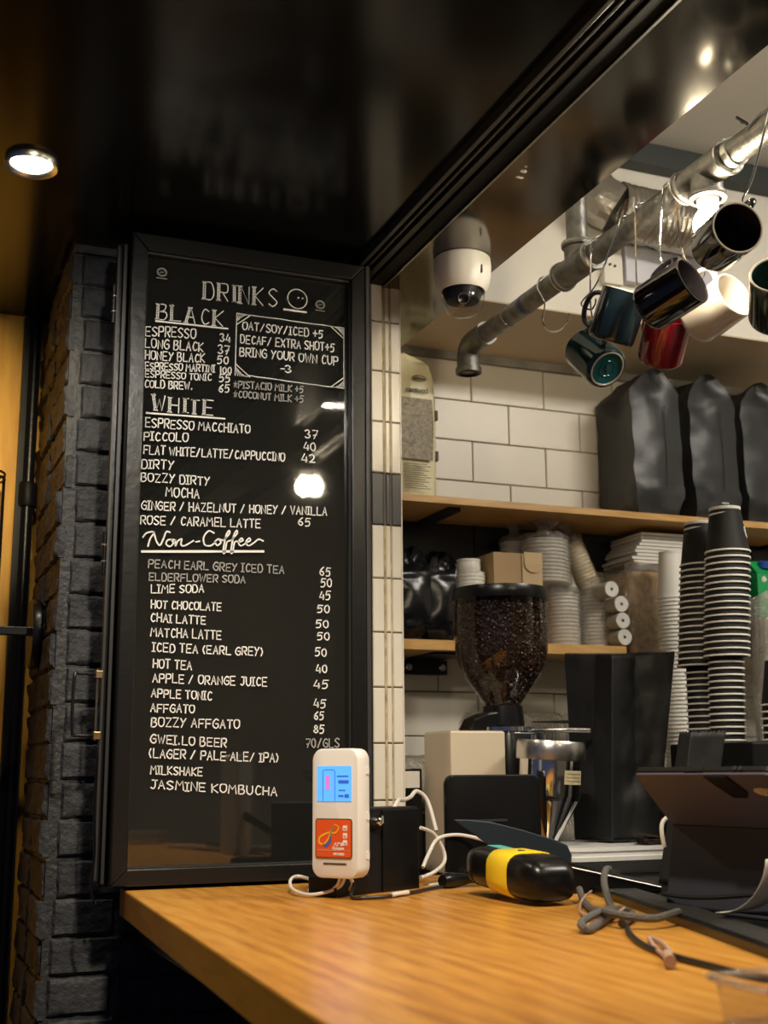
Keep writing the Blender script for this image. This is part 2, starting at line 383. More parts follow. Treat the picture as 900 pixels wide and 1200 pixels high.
# back wall with its tiles
wall = thing('wall_back', 'cream metro-tiled kitchen wall with one black row', None, (1.8, 2.61, -1.23), kind='structure')
B(0.876, 3.0, 2.608, 2.70, -1.23, 1.43).build('wall_base', grout, wall)
def tile_mesh(nm, w, h, m, d=0.009):
    mb = MB(); mb.M = Matrix.Translation((0, 0, 0))
    e = .0016
    mb.loft([[(x, 0, z) for x, z in ((0, 0), (w, 0), (w, h), (0, h))],
             [(x, -d+e, z) for x, z in ((0, 0), (w, 0), (w, h), (0, h))],
             [(x, -d, z) for x, z in ((e, e), (w-e, e), (w-e, h-e), (e, h-e))]])
    mb.f = [f[::-1] for f in mb.f]
    return mb.mesh(nm, m)
full_w, full_b = tile_mesh('tile', .1975, .0975, tile_w), tile_mesh('tile', .1975, .0975, tile_b)
for r in range(12):
    ztop = 0.976-0.1*r
    m = tile_b if r == 4 else tile_w; me = full_b if r == 4 else full_w
    x = 1.072 if r % 2 == 0 else 0.972
    # first, shorter tile against the jamb
    x0 = 0.877
    h = .0975
    piece('tile', tile_mesh('tile', x-x0-.0025, h, m), wall, (x0, 2.609, ztop-h))
    while x < 2.98:
        piece('tile', me, wall, (x, 2.609+random.uniform(-.0006, .0006), ztop-h)); x += .2
B(0.876, 3.0, 2.588, 2.608, 0.976, 0.997).jitter(.002, 30).build('trim_2', grey_cove, kind='structure', label='rough grey cement strip above the tiles')
# bulkhead along the back wall
t = thing('wall_bulkhead', 'cream bulkhead with tan-shaded underside above the tiled wall', None, (1.9, 2.4, .997), kind='structure')
B(1.006, 3.0, 2.268, 2.7, 0.998, 1.43).build('bulkhead_face', cream_paint, t)
B(1.006, 3.0, 2.266, 2.7, 0.9955, 0.999).build('bulkhead_underside', tan_shade, t)
B(1.006, 3.0, 2.225, 2.266, 1.375, 1.428).build('dark_beam', dark_beam, kind='structure', label='dark steel beam across the kitchen under its ceiling')
B(1.0, 3.0, -1.9, 2.7, 1.43, 1.5).build('ceiling_kitchen', ceil_white, kind='structure')
B(2.95, 3.0, -1.9, 2.7, -1.23, 1.43).build('wall_right', cream_paint, kind='structure')
B(0.84, 3.0, -1.95, -1.9, -1.23, 1.43).build('wall_front', cream_paint, kind='structure')
# white tiled jamb
t = thing('wall_jamb', 'narrow white-tiled jamb with brown-stained joints beside the folding window', None, (.845, 2.3, -1.23), kind='structure')
B(0.8155, 0.874, 2.108, 2.62, -1.23, 0.92).build('jamb_base', grout_st, t)
strips = [(0.816, .8395), (.8440, .8530), (.8560, .875)]
for za, zb, mm in ((-.20, .449, grout_st), (.449, .551, grout), (.551, .919, grout_st)):
    for xa, xb in ((.8397, .8438), (.8532, .8558)): B(xa, xb, 2.1012, 2.108, za, zb).jitter(.0006, 60).build('stained_joint', mm, t)
for r in range(-7, 6):
    z0 = 0.4507+0.1*r
    m = tile_j if r == 0 else tile_w
    h = min(.0975, .919-z0)
    for a, b in strips:
        piece('tile', tile_mesh('tile', b-a, h, m), t, (a, 2.109, z0))
        if r > 5: break
mb = MB(); mb.box(.875, .877, 2.10, 2.6, -.2, .92); mb.build('jamb_return', tile_w, t)
# window post
t = thing('trim_3', 'black steel window post between the open sash and the tiled jamb', None, (.79, 2.06, -.18), kind='structure')
B(.7765, .7845, 2.025, 2.10, -.178, .925).build('post_face', rail_grey, t, bevel=.0015)
B(.7845, .7905, 2.035, 2.10, -.178, .925).build('post_body', track_black, t)
# brick pillar
pil = thing('pillar', 'black painted rough brick pillar behind the menu board', None, (.5, 2.3, -1.23), kind='structure')
B(0.262, .80, 2.158, 2.50, -1.23, 0.94).build('pillar_core', mortar_m, pil)
def brick_mesh(w, h, d, seed, amp=.0040):
    nx, nz = max(6, int(w/.008)), 9; mb = MB()
    lin = lambda i, n_, L_: 0 if i == 0 else L_ if i == n_ else .0035+(L_-.007)*(i-1)/(n_-2)
    grid = lambda i, k, y: (lin(i, nx, w), y, lin(k, nz, h))
    vs = []; fs = []
    for i in range(nx+1):
        for k in range(nz+1):
            edge = (i in (0, nx)) or (k in (0, nz))
            p = Vector(grid(i, k, 0)); q = p*1.0+Vector((seed*3.1, 0, seed*1.7))
            dd = 0.6*noise.noise(q*30)+.7*abs(noise.noise(q*70))-.45*abs(noise.noise(q*150))
            y = -d+(d*.45 if edge else 0)+dd*amp*(0.5 if edge else 1)
            px = p.x+(noise.noise(q*50)*.002 if edge else 0); pz = p.z+(noise.noise(q*55+Vector((4, 0, 0)))*.003 if edge else 0)
            vs.append((px, y, pz))
    for i in range(nx):
        for k in range(nz):
            a = i*(nz+1)+k; fs.append((a, a+nz+1, a+nz+2, a+1))
    n0 = len(vs); ring = [i*(nz+1) for i in range(nx+1)]+[nx*(nz+1)+k for k in range(1, nz+1)]+[i*(nz+1)+nz for i in range(nx-1, -1, -1)]+[k for k in range(nz-1, 0, -1)]
    for a in ring: vs.append((vs[a][0], 0.004, vs[a][2]))
    L = len(ring)
    for i in range(L): fs.append((ring[i], n0+i, n0+(i+1) % L, ring[(i+1) % L]))
    mb.add(vs, fs); return mb.mesh('brick', brick_m, smooth=True)
PITCH = .0625
variants = [brick_mesh(.205, .056, .009, s) for s in range(6)]
short = [brick_mesh(.098, .056, .009, 10+s) for s in range(6)]
side = [brick_mesh(.165, .057, .011, 20+s, .007) for s in range(7)]
for r in range(25):
    z0 = 0.868-PITCH*r
    if z0 < -.72: break
    xs = 0.279+random.uniform(-.004, .006)-max(0, r-14)*.001
    x = xs; k = r % 2
    while x < .79:
        L = .205 if k else .098
        if x+L > .80: break
        piece('brick', random.choice(variants if L > .15 else short), pil, (x, 2.160, z0+random.uniform(-.002, .002))); x += L+.011; k = 1
    # flank of the pillar, seen steeply
    y = 2.165 if r % 2 else 2.155
    for s_ in range(2):
        o = piece('brick', random.choice(side), pil, (0.266+random.uniform(-.003, .003), y+.165, z0-.002+random.uniform(-.002, .002)))
        o.rotation_euler = (random.uniform(-.03, .03), 0, -math.pi/2+random.uniform(-.02, .02)); y += .172
B(0.262, .80, 2.15, 2.52, 0.925, .94).jitter(.002, 40).build('pillar_head', mortar_m, pil)
# honey-coloured wall beyond, brightened by the added wall spot
B(-2.6, 0.226, 2.56, 2.62, -1.23, .94).build('wall_left', yellow_wall, kind='structure', label='honey varnished wall panel lit by an added spot')
B(0.226, 0.31, 2.585, 2.64, -1.23, .94).build('wall_left_strip', yellow_wall, kind='structure', label='narrow honey strip of wall beside the brick pillar')
# kitchen side below the counter
B(.62, .66, -1.2, 2.14, -1.23, -.225).build('wall_under_counter', black_paint, kind='structure', label='black panel under the wooden counter')
MB().prism([(.877, 2.60, -.24), (.877, 2.094, -.24), (1.126, 2.024, -.24), (.846, 1.0, -.24), (2.94, 1.0, -.24), (2.94, 2.60, -.24)], (0, 0, .0585)).build('bench', bench_m, label='black kitchen bench behind the wooden counter', cat='worktop')

# ================================================================ customers' side, left
t = thing('downlight', 'round lit downlight recessed in the black ceiling', 'ceiling light', (.154, 1.863, .93))
MB().lathe([(.030, .008), (.034, .002), (.040, .0), (.042, .004), (.042, .010)], (.154, 1.863, .93), 32).build('trim_ring', brushed, t, smooth=True)
MB().lathe([(.0305, 0), (.028, -.004), (.018, -.007), (.0001, -.008)], (.154, 1.863, .938), 32).build('lens', lens_m, t, smooth=True)
# pipes in front of the honey wall
t = thing('drain_pipe', 'dark vertical pipe with a bracket on the honey-coloured wall', 'pipe', (.235, 2.54, -1.23))
MB().lathe([(.0125, -1.23), (.0125, .9395)], (.238, 2.545, 0), 16).build('pipe_run', frame_black, t, smooth=True)
B(.215, .2265, 2.54, 2.565, -1.23, .935).build('edge_batten', black_mt, t)
MB().lathe([(.017, .53), (.019, .535), (.019, .575), (.017, .58)], (.238, 2.545, 0), 16, cap0=True, cap1=True).build('bracket', black_mt, t, smooth=True)
t = thing('handrail', 'black bar on a round flange fixed to the brick pillar flank', 'rail', (.23, 2.36, .25))
MB().lathe([(.062, 0), (.064, .003), (.064, .014), (.060, .017)], (.236, 2.345, .252), 40, (1, 0, 0), True, True).build('flange', frame_black, t, smooth=True)
MB().box(-.4, .240, 2.338, 2.352, .248, .264).build('bar', frame_black, t, bevel=.002)
t = thing('wire_lantern', 'black wire lantern cage in front of the honey-coloured wall', 'lantern', (.135, 2.46, .1))
for z in (.565, .575, .16):
    MB().tube([(.135+.052*math.cos(a*math.pi/12), 2.47+.052*math.sin(a*math.pi/12), z) for a in range(24)], .0022, 6, True).build('hoop', frame_black, t)
for a in (0.2, 1.25, 2.3, 3.35, 4.4, 5.45):
    MB().tube([(.135+.052*math.cos(a), 2.47+.052*math.sin(a), .10), (.135+.052*math.cos(a), 2.47+.052*math.sin(a), .575)], .0035, 6).build('upright', frame_black, t)
MB().lathe([(.045, .16), (.045, .50)], (.135, 2.47, 0), 24).build('shade', glass_hop, t, smooth=True)
MB().lathe([(.05, .15), (.055, .155), (.055, .162), (.0001, .163)], (.135, 2.47, 0), 24, cap0=True).build('base', frame_black, t)
MB().tube([(.135, 2.47, .575), (.135, 2.47, .94)], .0025, 6).build('cord', cable_k, t)
B(.155, .19, 2.50, 2.555, -1.23, .10).build('wooden_post', stud_wood, label='brown wooden post standing below the wire lantern', cat='post')

# ================================================================ folded window sash carrying the menu
def sash(name, label, x0, x1, y0, y1, z0, z1, fr):
    t = thing(name, label, 'menu board' if fr > .02 else 'window sash', ((x0+x1)/2, (y0+y1)/2, z0))
    def rail(nm, poly):
        mb = MB(); e = .003
        mb.prism([(x, y0, z) for x, z in poly], (0, y1-y0, 0)); return mb.build(nm, frame_black, t, bevel=.0022)
    g = .0004
    rail('top_rail', [(x0, z1), (x1, z1), (x1-fr, z1-fr*1.15), (x0+fr, z1-fr*1.15)])
    rail('bottom_rail', [(x0, z0), (x1, z0), (x1-fr, z0+fr), (x0+fr, z0+fr)][::-1])
    rail('stile', [(x0, z0+g), (x0+fr, z0+fr+g), (x0+fr, z1-fr*1.15-g), (x0, z1-g)])
    rail('stile', [(x1-fr, z0+fr+g), (x1, z0+g), (x1, z1-g), (x1-fr, z1-fr*1.15-g)])
    return t
bd = sash('menu_board', 'tall black glass drinks menu hand-lettered in white beside the counter', .3435, .7735, 2.02, 2.046, -.174, .922, .0265)
MB().box(.365, .751, 2.0415, 2.0445, -.152, .896).build('backing_pane', glass_board, bd)
MB().loft([[(.3715, 2.0362, z), (.7455, 2.0404, z), (.7455, 2.0410, z), (.3715, 2.0368, z)] for z in (-.1455, .8885)]).build('pane', clear('front_glass', (.97, .97, .97), .25, .025), bd)
for (xa, xb, za, zb) in ((.3655, .3715, -.15, .894), (.7455, .7515, -.15, .894)):
    B(xa, xb, 2.029, 2.037, za, zb).build('glazing_bead', rail_grey, bd)
for za, zb in ((-.152, -.1455), (.8885, .895)):
    B(.3655, .7515, 2.029, 2.037, za, zb).build('glazing_bead', rail_grey, bd)
B(.3660, .3700, 2.0275, 2.037, .315, .385).build('sash_clip', black_pl, bd)
YT = 2.0355
# ---- hand lettering
G = {'A': '00 38 60|13 53', 'B': '00 08|~08 48 57 45 14|~14 54 62 40 00', 'C': '~67 38 15 12 30 61', 'D': '00 08|~08 48 65 62 40 00', 'E': '60 00 08 68|04 54',
 'F': '00 08 68|04 54', 'G': '~67 38 05 02 30 61 64|64 34', 'H': '00 08|60 68|04 64', 'I': '30 38|10 50|18 58', 'J': '~58 52 30 11|28 78', 'K': '00 08|68 04 60',
 'L': '08 00 60', 'M': '00 18 44 78 80', 'N': '00 08 60 68', 'O': '~38 07 02 30 62 67 38', 'P': '00 08|~08 58 66 54 04', 'R': '00 08|~08 58 66 54 04|24 60',
 'S': '~67 38 06 34 62 30 01', 'T': '30 38|08 68', 'U': '~08 03 11 30 51 63 68', 'V': '08 30 68', 'W': '08 20 46 60 88', 'X': '00 68|08 60', 'Y': '08 34|68 34 10',
 'Z': '08 68 00 60', '0': '~38 06 02 30 52 56 38', '1': '30 38', '2': '~07 38 56 43 00|00 60', '3': '~07 38 56 34|~34 62 30 01', '4': '38 02 62|50 55', '5': '~04 45 52 30 00|04 18 68',
 '6': '~58 15 02 30 52 34 03', '7': '08 68 20|13 54', '8': '~38 16 34 62 30 02 34 56 38', '/': '00 58', '+': '04 64|31 37', '-': '14 54', '(': '~38 14 30', ')': '~18 34 10', '.': '30 31',
 '*': '10 38 50 05 65 10'}
rnd = random.Random(3)
def ribbon(mb, pts, wd, y=YT):
    P = [Vector((p[0], 0, p[1])) for p in pts]; n = len(P)
    if n < 2: return
    L, R = [], []
    for i, p in enumerate(P):
        d1 = (P[i]-P[i-1]).normalized() if i > 0 else None; d2 = (P[i+1]-P[i]).normalized() if i < n-1 else None
        d = (d1+d2) if (d1 is not None and d2 is not None) else (d1 if d1 is not None else d2)
        if d.length < .3: d = d1
        d = d.normalized(); nn = Vector((-d.z, 0, d.x)); k = wd*rnd.uniform(.42, .56)
        e = d*wd*.35*(-1 if i == 0 else 1 if i == n-1 else 0)
        L.append(p+nn*k+e); R.append(p-nn*k+e)
    vs = [Vector((q.x, y-.0003*0, q.z)) for q in L+R]+[Vector((q.x, y-.0006, q.z)) for q in L+R]
    N = n; fs = []
    for i in range(n-1):
        fs.append((2*N+i, 2*N+i+1, 3*N+i+1, 3*N+i)); fs.append((i, N+i, N+i+1, i+1))
        fs.append((i, i+1, 2*N+i+1, 2*N+i)); fs.append((N+i, 3*N+i, 3*N+i+1, N+i+1))
    mb.add(vs, fs)
def write(s, x0, z0, x1, z1, h, big=False, y=YT):
    mb = MB(); adv = []
    for ch in s: adv.append(4.4 if ch == ' ' else 5.0 if ch in '1I.-' else 5.4 if ch in '()' else (10.4 if big else 8.6)+(2.0 if ch in 'MW' else 0))
    tot = sum(adv)-1.8; u = (x1-x0)/tot; cx = 0; wd = .0020 if h > .012 else .0018
    if big: wd = .0017
    for ch, a in zip(s, adv):
        if ch in G:
            jz = rnd.uniform(-.04, .04)*h; sk = rnd.uniform(-.03, .05); hs = h*rnd.uniform(.93, 1.05)
            gx = cx-(2.0 if ch in '1I.' else 0.8 if ch in '()-' else 0)
            for st in (G[ch] if not (big and ch == 'E') else '00 08|08 68|04 54|00 60').split('|'):
                sm = st.startswith('~'); q = [(int(c[0]), int(c[1])) for c in st.strip('~').split()]
                if sm: q = [(v.x, v.y) for v in smooth_path([(a_, b_, 0) for a_, b_ in q], 4)]
                def T(px, pz):
                    X = x0+(gx+px+sk*pz)*u; Z = z0+(z1-z0)*(cx+px)/tot+jz+pz/8*hs; return (X, Z)
                ribbon(mb, [T(*c) for c in q], wd, y)
                if big and (st == G[ch].split('|')[0] or st == '00 08') and abs(q[0][1]-q[1][1]) > 5 and not sm:
                    q = q[:2]
                    ribbon(mb, [T(c[0]-1.4, c[1]) for c in q], wd, y)
                    for k in range(6):
                        f0 = (k+.2)/6; a_, b_ = q[0], q[-1]
                        px, pz = a_[0]+(b_[0]-a_[0])*f0, a_[1]+(b_[1]-a_[1])*f0
                        ribbon(mb, [T(px-1.4, pz), T(px, pz+.9)], wd*.8, y)
                    for e in (q[0], q[-1]): ribbon(mb, [T(e[0]-2.2, e[1]), T(e[0]+.9, e[1])], wd, y)
        cx += a
    return mb
LINES = [
('DRINKS', 0.4758, 0.8217, 0.615, 0.8245, 0.0328, 'T'),
('BLACK', 0.3941, 0.7719, 0.515, 0.775, 0.0277, 'T'),
('WHITE', 0.3912, 0.608, 0.5004, 0.6084, 0.0268, 'T'),
('ESPRESSO', 0.3731, 0.7399, 0.4613, 0.7457, 0.0175),
('34', 0.5046, 0.7456, 0.5238, 0.7463, 0.0146),
('LONG BLACK', 0.3732, 0.718, 0.4753, 0.7235, 0.0163),
('37', 0.5013, 0.7228, 0.5231, 0.7238, 0.0156),
('HONEY BLACK', 0.3739, 0.6974, 0.4784, 0.7033, 0.0152),
('50', 0.5011, 0.7044, 0.5218, 0.7057, 0.0133),
('ESPRESSO MARTINI', 0.3745, 0.679, 0.4966, 0.6878, 0.0124),
('100', 0.5058, 0.6872, 0.5275, 0.6886, 0.0122),
('ESPRESSO TONIC', 0.3749, 0.665, 0.491, 0.6716, 0.0119),
('55', 0.505, 0.6716, 0.5251, 0.6727, 0.0133),
('COLD BREW.', 0.3745, 0.6466, 0.4582, 0.6515, 0.0129),
('65', 0.5048, 0.6528, 0.5244, 0.6533, 0.0143),
('ESPRESSO MACCHIATO', 0.3783, 0.5768, 0.5621, 0.5828, 0.0154),
('37', 0.6634, 0.5842, 0.6878, 0.5848, 0.0156),
('PICCOLO', 0.3764, 0.5533, 0.4526, 0.5572, 0.0148),
('40', 0.6607, 0.5617, 0.685, 0.5622, 0.0144),
('FLAT WHITE/LATTE/CAPPUCCINO', 0.3767, 0.5296, 0.6261, 0.5382, 0.0147),
('42', 0.6569, 0.5392, 0.6834, 0.5404, 0.0144),
('DIRTY', 0.374, 0.5041, 0.4294, 0.5062, 0.0147),
('BOZZY DIRTY', 0.3737, 0.4816, 0.4923, 0.4837, 0.0146),
('MOCHA', 0.4163, 0.4588, 0.4744, 0.4596, 0.0157),
('GINGER / HAZELNUT / HONEY / VANILLA', 0.3763, 0.433, 0.7052, 0.4457, 0.0145),
('ROSE / CARAMEL LATTE', 0.3756, 0.4082, 0.5835, 0.4153, 0.0144),
('65', 0.652, 0.4241, 0.6754, 0.4241, 0.0141),
('OAT/SOY/ICED +5', 0.5454, 0.7734, 0.6971, 0.7757, 0.0147),
('DECAF/ EXTRA SHOT+5', 0.5419, 0.7475, 0.7193, 0.7524, 0.0152),
('BRING YOUR OWN CUP', 0.5407, 0.7237, 0.7263, 0.7272, 0.0157),
('-3', 0.6162, 0.7016, 0.6376, 0.7024, 0.0136),
('*PISTACIO MILK +5', 0.5307, 0.6634, 0.6601, 0.6681, 0.0122),
('*COCONUT MILK +5', 0.531, 0.6457, 0.6602, 0.6495, 0.0121),
('PEACH EARL GREY ICED TEA', 0.3908, 0.3354, 0.6269, 0.3373, 0.0136),
('65', 0.6924, 0.3379, 0.7126, 0.3373, 0.0144),
('ELDERFLOWER SODA', 0.3926, 0.3136, 0.5577, 0.3175, 0.0125),
('50', 0.6942, 0.3176, 0.7155, 0.3176, 0.0143),
('LIME SODA', 0.3968, 0.2929, 0.4861, 0.2981, 0.013),
('45', 0.6914, 0.2945, 0.7127, 0.2954, 0.0142),
('HOT CHOCOLATE', 0.3976, 0.2681, 0.5167, 0.2678, 0.0129),
('50', 0.688, 0.2725, 0.7115, 0.2724, 0.0131),
('CHAI LATTE', 0.3973, 0.2454, 0.4905, 0.2436, 0.0134),
('50', 0.6858, 0.2453, 0.7098, 0.2456, 0.013),
('MATCHA LATTE', 0.398, 0.2207, 0.5177, 0.2194, 0.0144),
('50', 0.6882, 0.2249, 0.7116, 0.2245, 0.013),
('ICED TEA (EARL GREY)', 0.4024, 0.1963, 0.5913, 0.1938, 0.0138),
('50', 0.6843, 0.1968, 0.7059, 0.1963, 0.0139),
('HOT TEA', 0.4037, 0.1699, 0.4685, 0.1678, 0.0142),
('40', 0.6855, 0.168, 0.7071, 0.1674, 0.0139),
('APPLE / ORANGE JUICE', 0.4039, 0.1456, 0.5985, 0.143, 0.0142),
('45', 0.6817, 0.1419, 0.7088, 0.1413, 0.0138),
('APPLE TONIC', 0.4026, 0.1219, 0.5038, 0.1182, 0.0131),
('45', 0.6818, 0.1086, 0.7043, 0.1078, 0.0137),
('AFFGATO', 0.4019, 0.0978, 0.4749, 0.0965, 0.013),
('65', 0.683, 0.0876, 0.7004, 0.0872, 0.0137),
('BOZZY AFFGATO', 0.4036, 0.0743, 0.5519, 0.0722, 0.014),
('85', 0.682, 0.0656, 0.7016, 0.0652, 0.0136),
('GWEI.LO BEER', 0.4034, 0.048, 0.5301, 0.0411, 0.0139),
('70/GLS', 0.6682, 0.0411, 0.7287, 0.0411, 0.0145),
('(LAGER / PALE ALE/ IPA)', 0.4016, 0.0248, 0.6206, 0.0165, 0.0138),
('MILKSHAKE', 0.4049, -0.0013, 0.4903, -0.0044, 0.0128),
('JASMINE KOMBUCHA', 0.4046, -0.0242, 0.6184, -0.0384, 0.0137),
]
dim = {'*PISTACIO MILK +5', '*COCONUT MILK +5', 'PEACH EARL GREY ICED TEA', 'ELDERFLOWER SODA', '70/GLS'}
for ln in LINES:
    write(*ln[:6], big=len(ln) > 6).build('lettering', chalk_dim if ln[0] in dim else chalk, bd)
def Mz(x, y): return (.379+(x-135)*.000519, .372+(1062-y)*.00051+(x-150)*.0000338)
mb = MB()
for st in ([(137, 1034), (148, 1020), (172, 1017), (160, 1040), (154, 1064)], [(172, 1017), (180, 1045), (192, 1061), (203, 1040), (212, 1016), (224, 1018)],
           [(230, 1042), (217, 1044), (213, 1058), (226, 1065), (236, 1053), (230, 1042), (243, 1044)], [(243, 1044), (243, 1064), (250, 1048), (263, 1040), (261, 1058), (273, 1063), (302, 1046)],
           [(310, 1050), (323, 1048)], [(370, 1020), (352, 1013), (336, 1034), (340, 1060), (360, 1063), (376, 1050)], [(385, 1040), (374, 1050), (382, 1062), (394, 1052), (386, 1041), (402, 1046)],
           [(402, 1046), (422, 1022), (420, 1012), (410, 1032), (402, 1084), (408, 1086), (414, 1052), (428, 1046)], [(428, 1046), (448, 1022), (446, 1012), (436, 1032), (428, 1084), (434, 1086), (440, 1052), (454, 1050)],
           [(454, 1052), (468, 1046), (463, 1038), (453, 1052), (462, 1064), (480, 1054)], [(480, 1053), (494, 1046), (489, 1038), (479, 1052), (488, 1064), (506, 1054), (522, 1042), (538, 1048)]):
    P = [(v.x, v.y) for v in smooth_path([(*Mz(*p), 0) for p in st], 5)]
    ribbon(mb, P, .0026)
mb.build('lettering', chalk, bd)
for a, b, wd in (((.390, .7685), (.518, .771), .0032), ((.379, .6015), (.516, .605), .0028), ((.379, .3615), (.589, .374), .0040), ((.622, .8215), (.664, .8215), .0036)):
    mb = MB(); ribbon(mb, [(a[0]+(b[0]-a[0])*k/8, a[1]+(b[1]-a[1])*k/8) for k in range(9)], wd)
    mb.build('underline', chalk, bd)
mb = MB()
ribbon(mb, [(.647+.0185*math.cos(a*math.pi/16), .845+.0185*math.sin(a*math.pi/16)) for a in range(33)], .0016)
for x in (.649, .657): ribbon(mb, [(x-.0006, .8475), (x+.0006, .8475)], .0022)
mb.build('drawn_face', chalk, bd)
mb = MB()
for a, b in (((.534, .802), (.737, .801)), ((.534, .802), (.533, .686)), ((.558, .6885), (.737, .684)), ((.737, .686), (.737, .801))):
    ribbon(mb, [(a[0]+(b[0]-a[0])*k/10, a[1]+(b[1]-a[1])*k/10+rnd.uniform(-.0006, .0006)) for k in range(11)], .0015)
for cx, cz, sx, sz in ((.534, .802, 1, -1), (.737, .801, -1, -1), (.534, .686, 1, 1), (.737, .684, -1, 1)):
    ribbon(mb, [(cx+sx*.026, cz), (cx, cz+sz*.021)], .0015)
    for k in range(1, 7): ribbon(mb, [(cx+sx*.026*k/7, cz), (cx+sx*.026*(k-1)/7*.6, cz+sz*.021*(1-k/7)*.9)], .0009)
mb.build('drawn_box', chalk, bd)
for x, z, mm in ((.398, .860, chalk_dim), (.691, .840, chalk_dim)):
    mb = MB(); ribbon(mb, [(x+.0085*math.cos(a*math.pi/12), z+.0075*math.sin(a*math.pi/12)) for a in range(25)], .0012)
    ribbon(mb, [(x+.0068*math.cos(a*math.pi/12), z+.0058*math.sin(a*math.pi/12)) for a in range(25)], .0007)
    ribbon(mb, [(x-.004, z-.002), (x-.001, z+.002), (x-.001, z-.002), (x+.003, z+.001)], .0011)
    ribbon(mb, [(x-.009, z-.0115), (x+.009, z-.0115)], .0012); mb.build('maker_mark', mm, bd)

# second leaf folded behind, with hinges and pull
s2 = sash('folding_window', 'second black window leaf folded behind the menu board', .3265, .76, 2.062, 2.088, -.176, .915, .019)
B(.345, .742, 2.073, 2.077, -.16, .90).build('pane', glass_board, s2)
B(.3235, .3275, 2.050, 2.066, -.165, .905).build('seal_strip', rail_grey, s2)
B(.3335, .3385, 2.047, 2.062, -.17, .908).build('seal_strip', rail_grey, s2)
for z in (.80, .36):
    h = MB().lathe([(.004, -.035), (.004, .035)], (.3215, 2.062, z), 12, cap0=True, cap1=True); h.build('hinge', frame_black, s2, smooth=True)
    for dz in (-.014, .014): MB().lathe([(.0048, -.0015), (.0048, .0015)], (.3215, 2.062, z+dz), 12, cap0=True, cap1=True).build('hinge_ring', brushed, s2)
pl = thing('door_pull', 'black wire pull handle with brass clips on the folded sash edge', 'handle', (.318, 2.06, .08))
MB().tube([(.320, 2.055, .158), (.287, 2.040, .158), (.278, 2.037, .151), (.278, 2.037, .068), (.287, 2.040, .060), (.320, 2.055, .060)], .0028, 8, smooth=3).build('grip', frame_black, pl, smooth=True)
MB().tube([(.318, 2.054, .168), (.318, 2.054, .052)], .0022, 8).build('rod', brushed, pl)
for z in (.158, .060): B(.3135, .3255, 2.048, 2.062, z-.006, z+.006).build('clip', brass, pl, bevel=.001)
mb = MB()
mb.tube([(.322, 2.052, .03), (.319, 2.048, -.05), (.322, 2.045, -.12), (.318, 2.043, -.175), (.326, 2.040, -.20)], .0022, 6, smooth=4)
mb.build('loose_seal', black_pl, label='loose black rubber seal hanging at the lower sash edge', cat='seal')

# ================================================================ wooden counter
ct = thing('counter', 'honey-coloured oiled oak counter running towards the kitchen', 'counter', (.6, 1.3, -.223))
MB().loft([[(.3719, 2.09, z), (.8160, 2.09, z), (.876, 2.09, z), (1.10, 2.02, z), (.80, .93, z), (.60, .30, z), (.245, .30, z), (.315, .914, z), (.409, 2.014, z)][:1] +
           [(.8760, 2.09, z), (1.12, 2.02, z), (.84, 1.0, z), (.60, .20, z), (.255, .20, z), (.315, .914, z)] for z in (-.2235, -.18)]).build('worktop', counter_wood, ct, bevel=.003)
B(.40, .62, .3, 2.08, -.262, -.2236).build('apron', black_paint, ct)
# black aluminium sill along the back of the counter
sl = thing('window_sill_rail', 'black metal sill strip between the wooden counter and the tablet', 'rail', (.95, 1.4, -.179))
a = Vector((.2815, .9596, 0)); b = Vector((.9596, -.2815, 0)); o0 = Vector((.999, 1.682, -.1795))
for off, w_, h, mm in ((0, .014, .010, black_pl), (.0145, .055, .006, rail_grey)):
    p = [o0-a*.75+b*off, o0+a*.28+b*off, o0+a*.28+b*(off+w_), o0-a*.75+b*(off+w_)]
    MB().prism(p, (0, 0, h)).build('strip', mm, sl, bevel=.001)

# ================================================================ card reader on its black stand
n = Vector((-.80, -.60, 0)); tt = Vector((.60, -.80, 0)); up_ = Vector((0, 0, 1))
rc = Vector((.6175, 1.747, -.0585))
rd = thing('card_reader', 'white rounded card reader with blue screen and orange card panel', 'card reader', (rc.x, rc.y, -.15))
W_, H_, D_ = .081, .184, .034
mb = MB(); mb.M = frame_of(rc-n*D_, tt, up_, n) @ Matrix.Identity(4)
# local: x along tt, y up, z along n
rslab(mb, W_, H_, D_, .016, .004, 6); mb.build('body', white_pl, rd, smooth=True)
def on(x, y, z=0.0003): return frame_of(rc+tt*x+up_*y+n*z, tt, up_, n)
def plate(w, h, r, M, d, nm, m, par, lab=None, e=.0004, bevel=0):
    mb = MB(); mb.M = M; rslab(mb, w, h, d, r, e, 4); return mb.build(nm, m, par, lab, smooth=False)
plate(.0605, .0505, .0015, on(0, .0415), .0006, 'screen', screen_m, rd, 'bright blue screen')
plate(.064, .056, .004, on(-.0005, -.036), .0012, 'card_frame', brass, rd)
plate(.0605, .0525, .003, on(-.0005, -.036, .0015), .0008, 'card_panel', orange, rd, 'orange card panel with ribbon emblem')
mb = MB(); M = on(-.009, .041, .0011)
P = [(-.0105, -.024), (-.0105, .018), (-.008, .0205), (.008, .0205), (.0105, .018), (.0105, -.024)]
for i in range(len(P)-1):
    a_, b_ = Vector((*P[i], 0)), Vector((*P[i+1], 0)); d = (b_-a_).normalized(); q = Vector((-d.y, d.x, 0))*.0005
    mb.M = M; mb.prism([a_-q, b_-q, b_+q, a_+q], (0, 0, .0003))
mb.build('screen_drawing', screen_d, rd)
for (x, y, w, h) in ((.015, .052, .020, .0022), (.0165, .044, .018, .005), (.014, .032, .012, .0018), (.012, .024, .009, .003), (.022, .024, .0075, .005)):
    plate(w, h, .0004, on(x, y, .0010), .0003, 'screen_text', screen_d, rd)
